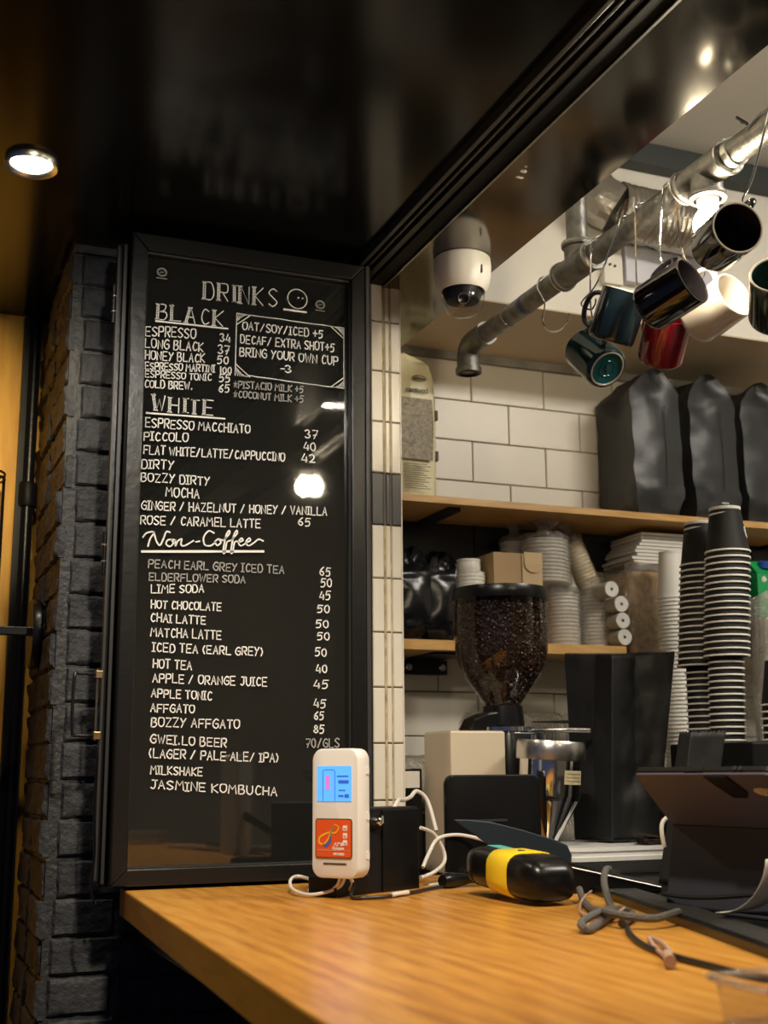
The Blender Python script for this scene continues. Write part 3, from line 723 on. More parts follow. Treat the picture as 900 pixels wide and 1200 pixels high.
plate(.008, .012, .002, on(-.011, .047, .0011), .0003, 'screen_picture', screen_p, rd)
plate(.007, .008, .002, on(-.011, .037, .0011), .0003, 'screen_picture', screen_p, rd)
def ribbon3(pts, wd, M, nm, m, par):
    mb = MB(); mb.M = M; P = smooth_path([(x, y, 0) for x, y in pts], 6); L, R = [], []
    for i, p in enumerate(P):
        d = (P[min(i+1, len(P)-1)]-P[max(i-1, 0)]).normalized(); q = Vector((-d.y, d.x, 0))*wd*(.35+.65*math.sin(math.pi*i/(len(P)-1)))/2
        L.append(p+q); R.append(p-q)
    k = len(P); mb.add(L+R, [(i, k+i, k+i+1, i+1) for i in range(k-1)]); return mb.build(nm, m, par, solid=.0003)
Mo = on(-.007, -.030, .0026)
ribbon3([(.008, .014), (.016, .010), (.010, .002), (-.002, .002), (-.016, -.004), (-.018, -.012), (-.010, -.014), (-.002, -.006), (.002, .004), (.008, .014)], .0028, Mo, 'emblem_loop', gold, rd)
ribbon3([(.002, -.002), (.001, -.010), (-.006, -.016), (-.012, -.014)], .0048, Mo, 'emblem_leg', icy, rd)
ribbon3([(.002, -.002), (.004, .006), (.008, .013)], .004, Mo, 'emblem_arm', olive, rd)
for k, y in enumerate((-.021, -.0315, -.0415)):
    plate(.0072, .0074, .001, on(.020, y, .0023), .0003, 'card_icon', white_ink, rd)
    plate(.0045, .0012, .0004, on(.020, y-.001, .0027), .0002, 'icon_mark', orange, rd)
text_mesh('八達通', .0058, white_ink, 'card_lettering', rd, on(.009, -.0445, .0026))
text_mesh('Octopus', .0058, white_ink, 'card_lettering', rd, on(.008, -.0495, .0026))
plate(.056, .0004, .0001, on(0, -.0525, .0023), .0002, 'card_line', white_ink, rd)
text_mesh('HK$3000', .0048, white_ink, 'card_lettering', rd, on(.009, -.0578, .0026))
plate(.040, .0022, .0005, on(.001, -.0715, .0004), .0003, 'maker_line', ink, rd)
for y in (.06, -.005, -.06):
    mb = MB(); mb.M = frame_of(rc+tt*(W_/2)+up_*y-n*.026, n, up_, tt); rslab(mb, .007, .012, .0015, .002, .0004, 3); mb.build('side_clip', white_pl, rd)

st = thing('reader_stand', 'black stepped plastic stand holding the white card reader', 'stand', (.70, 1.80, -.18))
ax_a = Vector((.88, .475, 0)); ax_b = Vector((.475, -.88, 0)); P0 = Vector((.628, 1.772, -.1798))
prof = [(0, 0), (.195, 0), (.195, .125), (.075, .125), (.075, .028), (0, .028)]
MB().prism([P0+ax_a*x+up_*z-ax_b*.055 for x, z in prof], ax_b*.055).build('block', black_mt, st, bevel=.002)
MB().prism([P0+ax_a*x+up_*z+ax_b*.0005 for x, z in ((.105, .0), (.193, .0), (.193, .122), (.105, .122))], ax_b*.003).build('side_plate', black_pl, st, bevel=.001)
mb = MB(); c_ = P0+ax_a*.088+up_*.105+ax_b*.001
mb.lathe([(.012, 0), (.014, .002), (.009, .003), (.0001, .002)], c_, 20, ax_b); mb.build('lock_recess', black_pl, st, smooth=True)
MB().lathe([(.006, .002), (.006, .012), (.004, .014), (.0001, .014)], c_, 16, ax_b).build('lock', chrome, st, smooth=True)
MB().prism([c_+ax_b*.014+ax_a*(-.003)+up_*(-.002), c_+ax_b*.014+ax_a*.004+up_*(-.002), c_+ax_b*.014+ax_a*.003+up_*.009, c_+ax_b*.014+ax_a*(-.001)+up_*.009], ax_b*.0015).build('key', chrome, st, bevel=.0005)
MB().tube([rc-n*.034+up_*(-.02), P0+ax_a*.09+up_*.06-ax_b*.02], .008, 10).build('arm', black_pl, st)

# cables by the reader
def cable(nm, pts, r, m, label, sm=6, group=None, flat=1.0):
    return MB().tube(pts, r, 8, smooth=sm, flat=flat).build(nm, m, label=label, cat='cable', smooth=True, group=group)
cable('white_cable', [(.640, 1.765, -.150), (.633, 1.775, -.166), (.598, 1.79, -.1755), (.585, 1.84, -.172), (.600, 1.90, -.163), (.622, 1.92, -.160), (.648, 1.87, -.170), (.655, 1.80, -.172), (.652, 1.765, -.160), (.644, 1.76, -.148)], .0026, cable_w, 'flat white cable looping below the card reader')
cable('white_cable', [(.632, 1.762, -.148), (.628, 1.775, -.165), (.612, 1.83, -.1765), (.633, 1.90, -.1765), (.690, 1.955, -.1765)], .0020, cable_w, 'thin white cable running left behind the card reader foot')
cable('black_cable', [(.650, 1.752, -.158), (.640, 1.737, -.1765), (.655, 1.722, -.1765), (.690, 1.728, -.1765), (.738, 1.760, -.1765), (.784, 1.80, -.1765), (.826, 1.832, -.1765)], .0026, cable_k, 'black cable along the counter edge of the black stand')
cable('cable_sleeve', [(.700, 1.733, -.1755), (.737, 1.759, -.1755)], .0034, cable_w, 'short white sleeve around the black cable', 1)
mb = MB().tube([(.826, 1.832, -.168), (.85, 1.842, -.168), (.90, 1.85, -.167)], lambda t_: .006+.007*math.sin(math.pi*min(1, .15+t_)), 10, smooth=3); mb.build('power_plug', black_pl, label='black moulded plug behind the end of the card terminal', cat='plug', smooth=True)
cable('white_cable', [(.812, 1.875, -.150), (.829, 1.89, -.130), (.850, 1.90, -.108), (.883, 1.90, -.1025), (.912, 1.88, -.108), (.93, 1.84, -.118)], .0030, cable_w, 'white cable arching from the stand to the card terminal')
cable('white_cable', [(.813, 1.885, -.089), (.843, 1.90, -.100), (.862, 1.905, -.127), (.860, 1.90, -.146), (.839, 1.895, -.160), (.813, 1.885, -.166)], .0030, cable_w, 'white cable bending down in a C beside the black stand')
cable('white_cable', [(.815, 1.86, -.1765), (.845, 1.865, -.175), (.875, 1.87, -.1765), (.91, 1.87, -.170)], .0026, cable_w, 'white cable lying flat between stand and black box')
cable('white_cable', [(.76, 1.87, -.060), (.785, 1.91, -.046), (.815, 1.96, -.047), (.845, 2.0, -.043), (.865, 2.02, -.034), (.885, 2.02, -.05), (.892, 2.0, -.10)], .0035, cable_w, 'pale cable hump behind the top of the black stand')

# ================================================================ card terminal in yellow sleeve
tm = thing('card_terminal', 'black handheld card terminal with yellow sleeve lying on the counter', 'card terminal', (.87, 1.60, -.18))
A_ = Vector((.852, 1.735, -.1365)); Bv = Vector((.858, 1.535, -.1470)); dx = (Bv-A_).normalized(); sidev = Vector((-dx.y, dx.x, 0)).normalized()*-1; uz = dx.cross(sidev)*-1
if uz.z < 0: uz = -uz
def tring(f, w, h, off=0, r=.35):
    c = A_+(Bv-A_)*f+uz*off
    return [c+sidev*x+uz*y for x, y in rrect(w, h, min(w, h)*r, 4)]
MB().loft([tring(-.02, .050, .036), tring(.03, .066, .050), tring(.18, .074, .056), tring(.40, .078, .056), tring(.60, .080, .058), tring(.80, .080, .060), tring(.95, .074, .056, -.001), tring(1.02, .060, .042, -.004), tring(1.04, .040, .026, -.006)]).build('body', black_pl, tm, smooth=True)
MB().loft([tring(.40, .080, .0590, 0), tring(.41, .0825, .0610, 0), tring(.69, .0835, .0625, 0), tring(.70, .081, .0605, 0)]).build('sleeve', yel, tm, 'yellow sleeve', smooth=True)
MB().prism([A_+(Bv-A_)*.14+uz*.0285+sidev*x+dx*k for x, k in ((-.012, 0), (.008, -.004), (.012, .060), (-.008, .066))], uz*.0012).build('tape', teal, tm, 'turquoise tape strip')
c_ = A_+(Bv-A_)*.55+uz*.0315+sidev*.004
for k in range(3):
    MB().tube([c_+dx*(.004+.003*k)*math.cos(t_)+sidev*(.004+.003*k)*math.sin(t_)+uz*.0003 for t_ in (-.6, -.3, 0, .3, .6)], .0006, 5).build('contactless_mark', ink, tm)
MB().loft([tring(.10, .071, .054), tring(.105, .0725, .0555), tring(.13, .0735, .0560), tring(.135, .072, .0545)]).build('end_ridge', black_mt, tm, smooth=True)
pt = [(.832, -.074), (.856, -.0745), (.897, -.079), (.955, -.093), (1.012, -.110), (1.032, -.118), (1.040, -.134), (1.036, -.172), (.95, -.176), (.90, -.120)]
MB().prism([(x, 1.80, z) for x, z in pt], (0.004, .007, 0)).build('teal_plate', teal_plate, label='dark blue-grey rounded plate leaning behind the card terminal', cat='panel', bevel=.0015)
slb = thing('black_tray', 'long black tray with a thin painted highlight on its edge behind the card terminal', 'tray', (1.0, 1.62, -.178))
q = [(.896, 1.690, -.1265), (1.098, 1.640, -.1735), (1.098, 1.640, -.1785), (.90, 1.690, -.1785)]
MB().prism(q, (0.04, .055, 0)).build('body', black_pl, slb, bevel=.001)
MB().tube([(.896, 1.689, -.1258), (1.098, 1.639, -.1728)], .0012, 6).build('edge_highlight', galv_ring, slb)  # pale metal line drawn in as the highlight on the slab's top edge

# small black box with power mark, cream box
bx = thing('black_appliance', 'upright black box with rounded corners and power mark', 'appliance', (.975, 1.95, -.18))
mb = MB(); mb.M = frame_of((.957, 1.905, -.0925), (1, 0, 0), (0, 0, 1), (0, -1, 0)); mb.M = mb.M @ Matrix.Translation((0, 0, -.016))
rslab(mb, .176, .172, .016, .016, .003, 6); mb.build('case', black_pl, bx, smooth=True)
MB().tube([(.894+.005*math.cos(a), 1.9045, -.160+.005*math.sin(a)) for a in [math.radians(120+300*k/14) for k in range(15)]], .0005, 5).build('power_mark', rail_grey, bx)
MB().tube([(.894, 1.9045, -.154), (.894, 1.9045, -.160)], .0005, 5).build('power_mark', rail_grey, bx)
B(.915, .98, 1.9035, 1.9055, -.083, -.079).build('slot', rail_grey, bx)
B(.885, 1.03, 1.90, 1.925, -.18, -.1785).build('foot', black_mt, bx)
cb = thing('cream_box', 'tall plain cream box standing in front of the grinder', 'box', (1.0, 2.1, -.18))
B(.9475, 1.0570, 2.055, 2.175, -.18, .0695).build('case', cream_pl, cb, bevel=.002)
B(.950, 1.0545, 2.058, 2.172, .0696, .0712).build('lid', cream_pl, cb)

# ================================================================ coffee grinder with bean hopper
gr = thing('coffee_grinder', 'black coffee grinder with a clear hopper full of beans', 'grinder', (1.075, 2.26, -.18))
gc = Vector((1.098, 2.14, 0))
MB().lathe([(.089, .322), (.0935, .322), (.0945, .326), (.0945, .338), (.0925, .345), (.0001, .347)], gc, 56).build('hopper_lid', black_pl, gr, smooth=True)
hp = [(.0905, .324), (.0915, .26), (.0895, .225), (.084, .200), (.074, .178), (.060, .158), (.046, .140), (.036, .126), (.034, .118)]
MB().lathe(hp, gc, 56).build('hopper', glass_hop, gr, smooth=True)
bp_ = [(max(r-.006, .001), z) for r, z in hp]; bp_ = [(.0001, .312), (.045, .311), (.080, .308), (.0845, .27)]+bp_[2:]
MB().lathe(bp_, gc, 40, cap1=True).build('bean_mass', bean_core, gr, smooth=True)
# the beans lying against the glass and on top, too many to pick apart
ell = []
for k in range(4):
    h_ = -1+2*k/3
    ell.append((max(.05, math.sqrt(max(0, 1-h_*h_))), h_))
mb = MB(); rb = random.Random(5)
surf = []
for i in range(len(hp)-1):
    (r0, z0), (r1, z1) = hp[i], hp[i+1]
    if i == 0: z0 = .313
    A_s = math.hypot(r1-r0, z1-z0)*(r0+r1)*math.pi
    surf += [(r0, z0, r1, z1)]*int(A_s/.0000300)
for r0, z0, r1, z1 in surf:
    f_ = rb.random(); r_ = r0+(r1-r0)*f_-.0042-rb.random()*.0015; z_ = z0+(z1-z0)*f_; a_ = rb.random()*6.283
    if math.sin(a_) > .55: continue
    p = gc+Vector((r_*math.cos(a_), r_*math.sin(a_), z_))
    R_ = Matrix.Rotation(rb.random()*6.28, 4, (rb.uniform(-1, 1), rb.uniform(-1, 1), rb.uniform(-1, 1)))
    mb.M = Matrix.Translation(p) @ R_ @ Matrix.Diagonal((.0033, .0026, .0046, 1)); mb.lathe(ell, (0, 0, 0), 6)
for _ in range(260):
    r_ = .083*math.sqrt(rb.random()); a_ = rb.random()*6.283
    mb.M = Matrix.Translation(gc+Vector((r_*math.cos(a_), r_*math.sin(a_), .311-r_*.03))) @ Matrix.Rotation(rb.random()*6.28, 4, (rb.random(), rb.random(), rb.random())) @ Matrix.Diagonal((.0033, .0026, .0046, 1)); mb.lathe(ell, (0, 0, 0), 6)
mb.build('coffee_beans', bean_m, gr, kind='stuff', smooth=True)
MB().lathe([(.036, .121), (.0375, .120), (.041, .086), (.041, .083), (.0001, .083)], gc, 40, cap0=True).build('collar', black_pl, gr, smooth=True)
MB().loft([[gc+Vector((x, y, z)) for x, y, z in r_] for r_ in (
    [(-.085, -.02, .072), (-.085, .02, .072), (-.085, .02, .078), (-.085, -.02, .078)],
    [(-.075, -.025, .072), (-.075, .025, .072), (-.072, .025, .096), (-.072, -.025, .096)],
    [(-.045, -.028, .072), (-.045, .028, .072), (-.045, .028, .107), (-.045, -.028, .107)],
    [(-.01, -.030, .072), (-.01, .030, .072), (-.01, .030, .112), (-.01, -.030, .112)])]).build('lock_arm', black_pl, gr, bevel=.004)
MB().lathe([(.050, .081), (.056, .080), (.0565, .072), (.052, .070), (.0001, .070)], gc, 48, cap0=True).build('adjusting_ring', chrome, gr, smooth=True)
mb = MB()
for k in range(40):
    a_ = 6.283*k/40; mb.tube([gc+Vector((.0568*math.cos(a_), .0568*math.sin(a_), .0725)), gc+Vector((.0568*math.cos(a_), .0568*math.sin(a_), .0795))], .0012, 4)
mb.build('ring_teeth', chrome, gr, kind='stuff')
MB().tube([gc+Vector((.045, -.03, .090)), gc+Vector((.112, -.055, .090))], lambda t_: .0012 if t_ < .5 else .0032, 8).build('pin', frame_black, gr)
MB().tube([gc+Vector((.05, -.02, .075)), gc+Vector((.085, -.05, .075)), gc+Vector((.145, -.075, .073))], lambda t_: .003 if t_ < .6 else .0052, 10, smooth=5).build('adjusting_lever', brushed, gr, smooth=True)
mb = MB(); mb.M = Matrix.Translation(gc+Vector((.012, 0, -.18)))
rslab(mb, .096, .13, .25, .03, .004, 6); mb.build('body', black_pl, gr, smooth=True)
mb = MB(); mb.tube([gc+Vector((.028, -.066, .065)), gc+Vector((.028, -.066, -.17))], .007, 10); mb.build('chrome_trim', chrome, gr, smooth=True)
MB().tube([gc+Vector((.058, -.045, .065)), gc+Vector((.058, -.045, -.17))], .010, 12).build('chrome_trim', chrome, gr, smooth=True)

# polished doser funnel
ds = thing('steel_doser', 'polished steel funnel doser with a brushed rim beside the grinder', 'doser', (1.115, 1.98, -.18))
dc = Vector((1.109, 1.985, 0)); axd = Vector((.05, -.05, 1)).normalized()
MB().lathe([(.0545, .018), (.0605, .018), (.0615, .021), (.0615, .046), (.0585, .052), (.055, .052), (.054, .046), (.0001, .046)], dc, 56, axd).build('rim', brushed, ds, smooth=True)
MB().lathe([(.046, .0465), (.044, .0475), (.0001, .0475)], dc, 40, axd).build('grounds', mat('brown_residue', (.07, .045, .03), .7, vary=.4, vscale=60), ds, smooth=True)
MB().lathe([(.0555, .018), (.0555, -.042), (.054, -.048)], dc, 56, axd).build('drum', chrome, ds, smooth=True)
MB().lathe([(.054, -.048), (.0535, -.052), (.014, -.128), (.012, -.140), (.0001, -.140)], dc, 56, axd).build('cone', chrome, ds, smooth=True)
q3 = axd.orthogonal(); rot_ = Vector((0, 0, 1)).rotation_difference(axd).to_matrix()
mb = MB(); rings = []
for z_ in (-.022, .002):
    rings.append([dc+rot_ @ Vector((.0560*math.cos(a_), .0560*math.sin(a_), z_)) for a_ in [math.radians(-92+6*k) for k in range(9)]])
mb.loft(rings, False, False, False); mb.build('paper_label', label_b, ds, 'beige handwritten paper label', solid=.0004)
for z_ in (-.004, -.010, -.016):
    mb = MB().tube([dc+rot_ @ Vector((.0564*math.cos(a_), .0564*math.sin(a_), z_+.0012*math.sin(k*2.3))) for k, a_ in enumerate([math.radians(-88+2.4*k) for k in range(17)])], .00045, 4); mb.build('label_writing', ink, ds)
MB().tube([dc+Vector((0, 0, -.14)), dc+Vector((0, 0, -.18))], .02, 20).build('foot', black_pl, ds)

# ================================================================ galvanised pipe with bulbs
PX, PZ = 1.15, .925
pp = thing('galvanised_pipe', 'grey galvanised steel pipe with tees and elbow hung under the kitchen ceiling', 'pipe', (PX, .6, PZ))
MB().lathe([(.0205, -1.2), (.0205, 2.335)], (PX, 0, PZ), 28, (0, 1, 0)).build('pipe_run', galv, pp, smooth=True)
MB().tube([(PX, 2.27, PZ), (PX, 2.33, PZ), (PX, 2.352, PZ-.006), (PX, 2.362, PZ-.022), (PX, 2.364, PZ-.045), (PX, 2.364, PZ-.060)], .0255, 24, smooth=4).build('elbow', galv, pp, smooth=True)
MB().lathe([(.0255, 0), (.029, .001), (.029, .012), (.0255, .013)], (PX, 2.364, PZ-.064), 28).build('elbow_rim', galv, pp, smooth=True)
MB().lathe([(.0240, 0), (.019, .0), (.018, .02), (.0001, .02)], (PX, 2.364, PZ-.0645), 24).build('elbow_mouth', track_black, pp)
def tee(y, up=True, half=.060):
    t_ = MB().lathe([(.0205, -half-.001), (.0285, -half), (.0285, -half+.010), (.0255, -half+.013), (.0255, half-.013), (.0285, half-.010), (.0285, half), (.0205, half+.001)], (PX, y, PZ), 32, (0, 1, 0))
    s_ = 1 if up else -1
    t_.lathe([(.0255, 0), (.0255, s_*.034), (.0300, s_*.037), (.0300, s_*.046), (.022, s_*.047)], (PX, y, PZ), 32)
    t_.build('tee', galv, pp, smooth=True)
    for yy in (y-half+.001, y+half-.004): MB().lathe([(.0288, 0), (.0296, .001), (.0296, .003), (.0288, .004)], (PX, yy, PZ), 32, (0, 1, 0)).build('tee_ring', galv_ring, pp, smooth=True)
    MB().lathe([(.0302, s_*.041), (.0310, s_*.043), (.0302, s_*.045)], (PX, y, PZ), 32).build('tee_ring', galv_ring, pp, smooth=True)
tee(1.885, True)
MB().lathe([(.020, .05), (.020, .505)], (PX, 1.885, PZ), 24).build('riser', galv, pp, smooth=True)
MB().lathe([(.0211, -.008), (.0211, .008)], (PX, 2.085, PZ), 28, (0, 1, 0)).build('blue_tape_band', blue_tape, pp, 'band of blue tape')
MB().lathe([(.0205, -.003), (.0225, -.002), (.0225, .002), (.0205, .003)], (PX, 2.165, PZ), 28, (0, 1, 0)).build('weld_ring', galv, pp, smooth=True)
for i, y in enumerate((1.490, .65)):
    tee(y, False)
    MB().lathe([(.0207, .0), (.0235, .001), (.0235, .012), (.0207, .014)], (PX, y-.078, PZ), 28, (0, 1, 0)).build('lock_nut', galv_ring, pp, smooth=True)
    lab = 'glowing round light bulb in a white socket under the pipe tee' if i == 0 else 'second glowing bulb on the pipe out towards the street' if i == 1 else 'third glowing bulb at the street end of the pipe'
    bl = thing('light_bulb', lab, 'light bulb', (PX, y, PZ-.085), 'bulbs on the pipe')
    MB().lathe([(.0001, -.035), (.0165, -.035), (.0175, -.042), (.0175, -.055), (.016, -.057), (.0001, -.057)], (PX, y, PZ), 24).build('socket', ceramic, bl, smooth=True)
    MB().lathe([(.011, -.073), (.0145, -.078), (.020, -.086), (.0245, -.097), (.0250, -.106), (.0225, -.118), (.016, -.127), (.008, -.131), (.0001, -.132)], (PX, y, PZ+.0155), 28).build('globe', bulb_m, bl, smooth=True)
mb = MB()
for k in range(16):
    a_ = 6.283*k/16; mb.tube([(PX+.0205*math.cos(a_), 1.36, PZ+.0205*math.sin(a_)), (PX+.024*math.cos(a_+.9), 1.37, PZ+.024*math.sin(a_+.9))], .001, 4)
MB().tube([(PX-.023, 1.36, PZ+.0), (PX-.018, 1.33, PZ+.016), (PX, 1.30, PZ+.0235), (PX+.016, 1.26, PZ+.018), (PX+.023, 1.22, PZ)], .0018, 6, smooth=4).build('binding_wire', galv_ring, pp)
MB().tube([(PX-.018, 1.362, PZ+.014), (PX-.026, 1.375, PZ+.030), (PX-.020, 1.37, PZ+.020)], .0026, 6).build('wire_knot', black_pl, pp)

# ---- S hooks
def hook(name_label, pts, r=.0016):
    return MB().tube(pts, r, 8, smooth=6).build('steel_hook', chrome, label=name_label, cat='hook', group='S hooks on the pipe', smooth=True)
def over(y): return [(PX-.0235, y, PZ-.002), (PX-.018, y, PZ+.016), (PX, y, PZ+.0245), (PX+.018, y, PZ+.016), (PX+.0235, y, PZ)]
hook('empty bent steel hook nearest the pipe elbow', over(2.00)[::-1][:-1]+[(PX-.0235, 2.0, PZ-.004), (PX-.012, 1.995, .890), (PX-.008, 2.012, .862), (PX-.004, 1.998, .836), (PX, 1.965, .824), (PX, 1.935, .829), (PX, 1.922, .845)])

# ---- mugs
def mug(label, base, axis, hdir, glaze, inner=None, base_m=None, s=1.0, hook_y=None, hook_label=None):
    ax = Vector(axis).normalized(); hd = Vector(hdir); hd = (hd-ax*hd.dot(ax)).normalized(); sd = ax.cross(hd)
    org = Vector(base); t_ = thing('mug', label, 'mug', org, 'mugs hanging on the pipe')
    M = frame_of(org, hd, sd, ax) @ Matrix.Scale(s, 4)
    r, h = .041, .092
    def L(prof, nm, m, lab=None, seg=44):
        mb = MB(); mb.M = M; mb.lathe(prof, (0, 0, 0), seg); return mb.build(nm, m, t_, lab, smooth=True)
    L([(.0345, .0008), (.037, .001), (.0395, .004), (r, .009), (r, h-.002)], 'outer_wall', glaze)
    L([(r, h-.002), (r-.0008, h), (r-.0030, h), (r-.0038, h-.002)], 'rim', raw_rim if (inner is None or inner is mug_brown) else inner)
    L([(r-.0038, h-.002), (r-.0040, .012), (r-.010, .006), (.0001, .006)], 'inner_wall', inner or glaze)
    L([(.0345, .0008), (.0340, .0), (.0315, .0), (.031, .002)], 'foot_ring', raw_rim)
    L([(.031, .002), (.022, .0032), (.0001, .0034)], 'underside', base_m or glaze)
    if base_m:
        L([(.0145, .0030), (.0150, .0024), (.0155, .0030)], 'stamp_ring', glaze)
        mb = MB(); mb.M = M
        for a_, b_ in (((0, -.009), (0, .009)), ((-.006, -.002), (.006, -.002)), ((-.005, .004), (0, .009))):
            mb.tube([(a_[1], a_[0], .0024), (b_[1], b_[0], .0024)], .0008, 5)
        mb.build('stamp_mark', glaze, t_)
    mb = MB(); mb.M = M
    mb.tube([(r-.002, 0, h-.018), (r+.010, 0, h-.015), (r+.024, 0, h-.022), (r+.029, 0, h*.5), (r+.022, 0, .024), (r+.009, 0, .016), (r-.002, 0, .019)], .0058, 12, smooth=5, flat=.75)
    mb.build('handle', glaze, t_, smooth=True)
    if hook_y is not None:
        H = org+(hd*(r+.029)+ax*(h*.52))*s                      # the hook end passes inside the handle loop
        T_ = H-hd*.011*s
        pts = over(hook_y)[::-1]
        mid = Vector((PX-.022, hook_y, PZ-.03)).lerp(H, .5)+Vector((0, .016, -.006))
        pts = [Vector(p) for p in pts]+[mid, H+Vector((-.002, .010, .010)), T_+Vector((0, .002, -.003)), T_+Vector((.003, -.010, .002)), T_+Vector((.003, -.014, .012))]
        hook(hook_label, pts)
    return t_
mug('dark teal mug hanging lowest with its stamped base showing', (1.193, 1.868, .722), (-.084, .729, .68), (-.3, -.2, .9), mug_teal, None, mug_teal_b, hook_y=1.80, hook_label='steel hook holding the teal mug with the stamped base')
mug('slate blue mug with white inside hanging beside the teal mug', (1.134, 1.765, .733), (.129, -.449, .884), (-.4, .6, .6), mug_navy, ceramic, hook_y=1.71, hook_label='steel hook holding the slate blue mug')
mug('crimson red mug hanging behind the black mug', (1.236, 1.767, .712), (-.173, -.715, .678), (-.1, .6, .8), mug_red, mug_red, hook_y=1.655, hook_label='steel hook holding the crimson mug')
mug('glossy black mug lying open towards the right below the bulb', (1.116, 1.622, .738), (.368, -.887, .277), (.2, .4, 1), mug_black, mug_black, hook_y=1.575, hook_label='steel hook holding the black mug below the bulb')
mug('cream mug lit from inside hanging beneath the light bulb', (1.243, 1.664, .745), (.177, -.949, .259), (-.4, .1, 1), mug_white, mug_white, hook_y=1.54, hook_label='steel hook holding the cream mug')
mug('black mug with pale rim turned face on beside the light bulb', (1.089, 1.405, .752), (-.231, -.971, -.062), (.55, 0, .8), mug_black, mug_brown, s=.93, hook_y=1.31, hook_label='steel hook holding the face-on black mug')
mug('dark green mug half cut off at the picture edge', (1.244, 1.465, .682), (-.482, -.688, .45), (.3, 0, 1), mug_green, None, hook_y=1.25, hook_label='steel hook holding the dark green mug')

# ---- dome camera on the soffit
dm = thing('dome_camera', 'white dome security camera with clear bubble under the mirror panel', 'security camera', (.928, 1.925, .80))
k = Vector((.928, 1.925, 0)); dax = Vector((0, -.10, 1)).normalized(); 
MB().lathe([(.050, .9198), (.052, .918), (.0535, .905), (.0525, .885), (.047, .862), (.041, .856), (.038, .857)], k, 48).build('housing', white_pl, dm, smooth=True)
MB().lathe([(.0405, .857), (.0400, .845), (.036, .828), (.028, .816), (.016, .810), (.0001, .808)], k, 48).build('bubble', glass_clear, dm, smooth=True)
MB().lathe([(.036, .870), (.036, .848), (.030, .834), (.0001, .830)], k+Vector((0, 0, .004)), 32).build('inner_shroud', black_mt, dm, smooth=True)
v_ = Vector((-.35, -.85, -.45)).normalized()
MB().lathe([(.0135, 0), (.0135, .017), (.011, .019), (.009, .017), (.0001, .015)], k+Vector((-.004, -.010, .842)), 24, v_).build('lens', black_pl, dm, smooth=True)
MB().lathe([(.0105, .0175), (.0105, .0195), (.0095, .0195)], k+Vector((-.004, -.010, .842)), 24, v_).build('lens_ring', galv_ring, dm, smooth=True)
MB().box(.941, .9435, 1.8725, 1.8755, .877, .892).build('slot', black_pl, dm)

# ---- small spotlight on the kitchen ceiling
cs = thing('ceiling_spotlight', 'small black spotlight with a lit lens on the kitchen ceiling', 'spotlight', (1.35, .33, 1.20))
MB().lathe([(.026, 0), (.030, .004), (.030, .07), (.020, .075), (.0001, .075)], (1.35, .33, 1.20), 28).build('housing', black_pl, cs, smooth=True)
MB().lathe([(.0245, .001), (.0001, .001)], (1.35, .33, 1.20), 24).build('lens', mat('lit_spot_lens', (1, 1, 1), .3, emit=(1, .9, .72), estr=60), cs)
MB().tube([(1.35, .33, 1.27), (1.35, .33, 1.4295)], .006, 10).build('stem', black_pl, cs)
# ---- duct and switch box up by the bulkhead
du = thing('foil_duct', 'crinkled silver foil duct behind the pipe and bulb', 'duct', (1.57, 2.18, 1.17))
prof = []
for i in range(44): prof.append((.060+.004*(i % 2), -.135+i*.0063))
mb = MB().lathe(prof, (1.575, 2.185, 1.215), 36, (1, -.05, -.06)); mb.jitter(.004, 30); mb.build('flexible_hose', foil, du, smooth=False)
MB().tube([(1.44, 2.19, 1.225), (1.40, 2.21, 1.26), (1.38, 2.24, 1.34), (1.38, 2.25, 1.42)], .055, 24, smooth=4).jitter(.004, 30).build('bend', foil, du)
ps = thing('switch_panel', 'pale blue-grey wall panel with small round studs behind the hooks', 'panel', (1.61, 2.25, 1.09))
B(1.495, 1.735, 2.245, 2.267, 1.085, 1.17).build('plate', blue_grey, ps, bevel=.002)
B(1.440, 1.490, 2.250, 2.267, 1.075, 1.185).build('side_plate', cream_paint, ps, bevel=.002)
for x, z in ((1.462, 1.165), (1.472, 1.167), (1.455, 1.12), (1.468, 1.118), (1.525, 1.155), (1.532, 1.153)):
    MB().lathe([(.003, 0), (.003, .004), (.0001, .005)], (x, 2.250, z), 8, (0, -1, 0)).build('stud', ink, ps)
MB().tube([(1.36, 2.266, 1.12), (1.385, 2.262, 1.22), (1.375, 2.262, 1.28), (1.34, 2.262, 1.32), (1.28, 2.262, 1.33)], .010, 10, smooth=5).build('wall_conduit', cream_paint, label='cream-painted curved conduit on the bulkhead', cat='pipe', smooth=True)

# ================================================================ shelves
us = thing('upper_shelf', 'long oak wall shelf carrying the black coffee bags', 'shelf', (1.9, 2.5, .569))
B(.880, 2.94, 2.392, 2.5985, .569, .585).build('board', shelf_wood, us, bevel=.001)
for x in (1.12, 2.1): B(x, x+.03, 2.42, 2.598, .560, .5688).build('bracket', black_pl, us)
ls = thing('lower_shelf', 'short oak wall shelf behind the hopper carrying cup lids', 'shelf', (1.3, 2.5, .252))
B(.880, 1.555, 2.41, 2.5985, .252, .274).build('board', shelf_wood, ls, bevel=.001)
br = thing('shelf_bracket', 'black metal bracket with two round screws under the lower shelf', 'bracket', (1.13, 2.59, .22))
B(1.075, 1.185, 2.580, 2.5985, .214, .246).build('plate', black_pl, br, bevel=.001)
B(1.09, 1.17, 2.44, 2.5985, .2465, .2515).build('arm', black_pl, br)
for x in (1.089, 1.171): MB().lathe([(.0085, 0), (.0085, .003), (.006, .005), (.0001, .005)], (x, 2.580, .230), 20, (0, -1, 0)).build('screw', brushed, br, smooth=True)

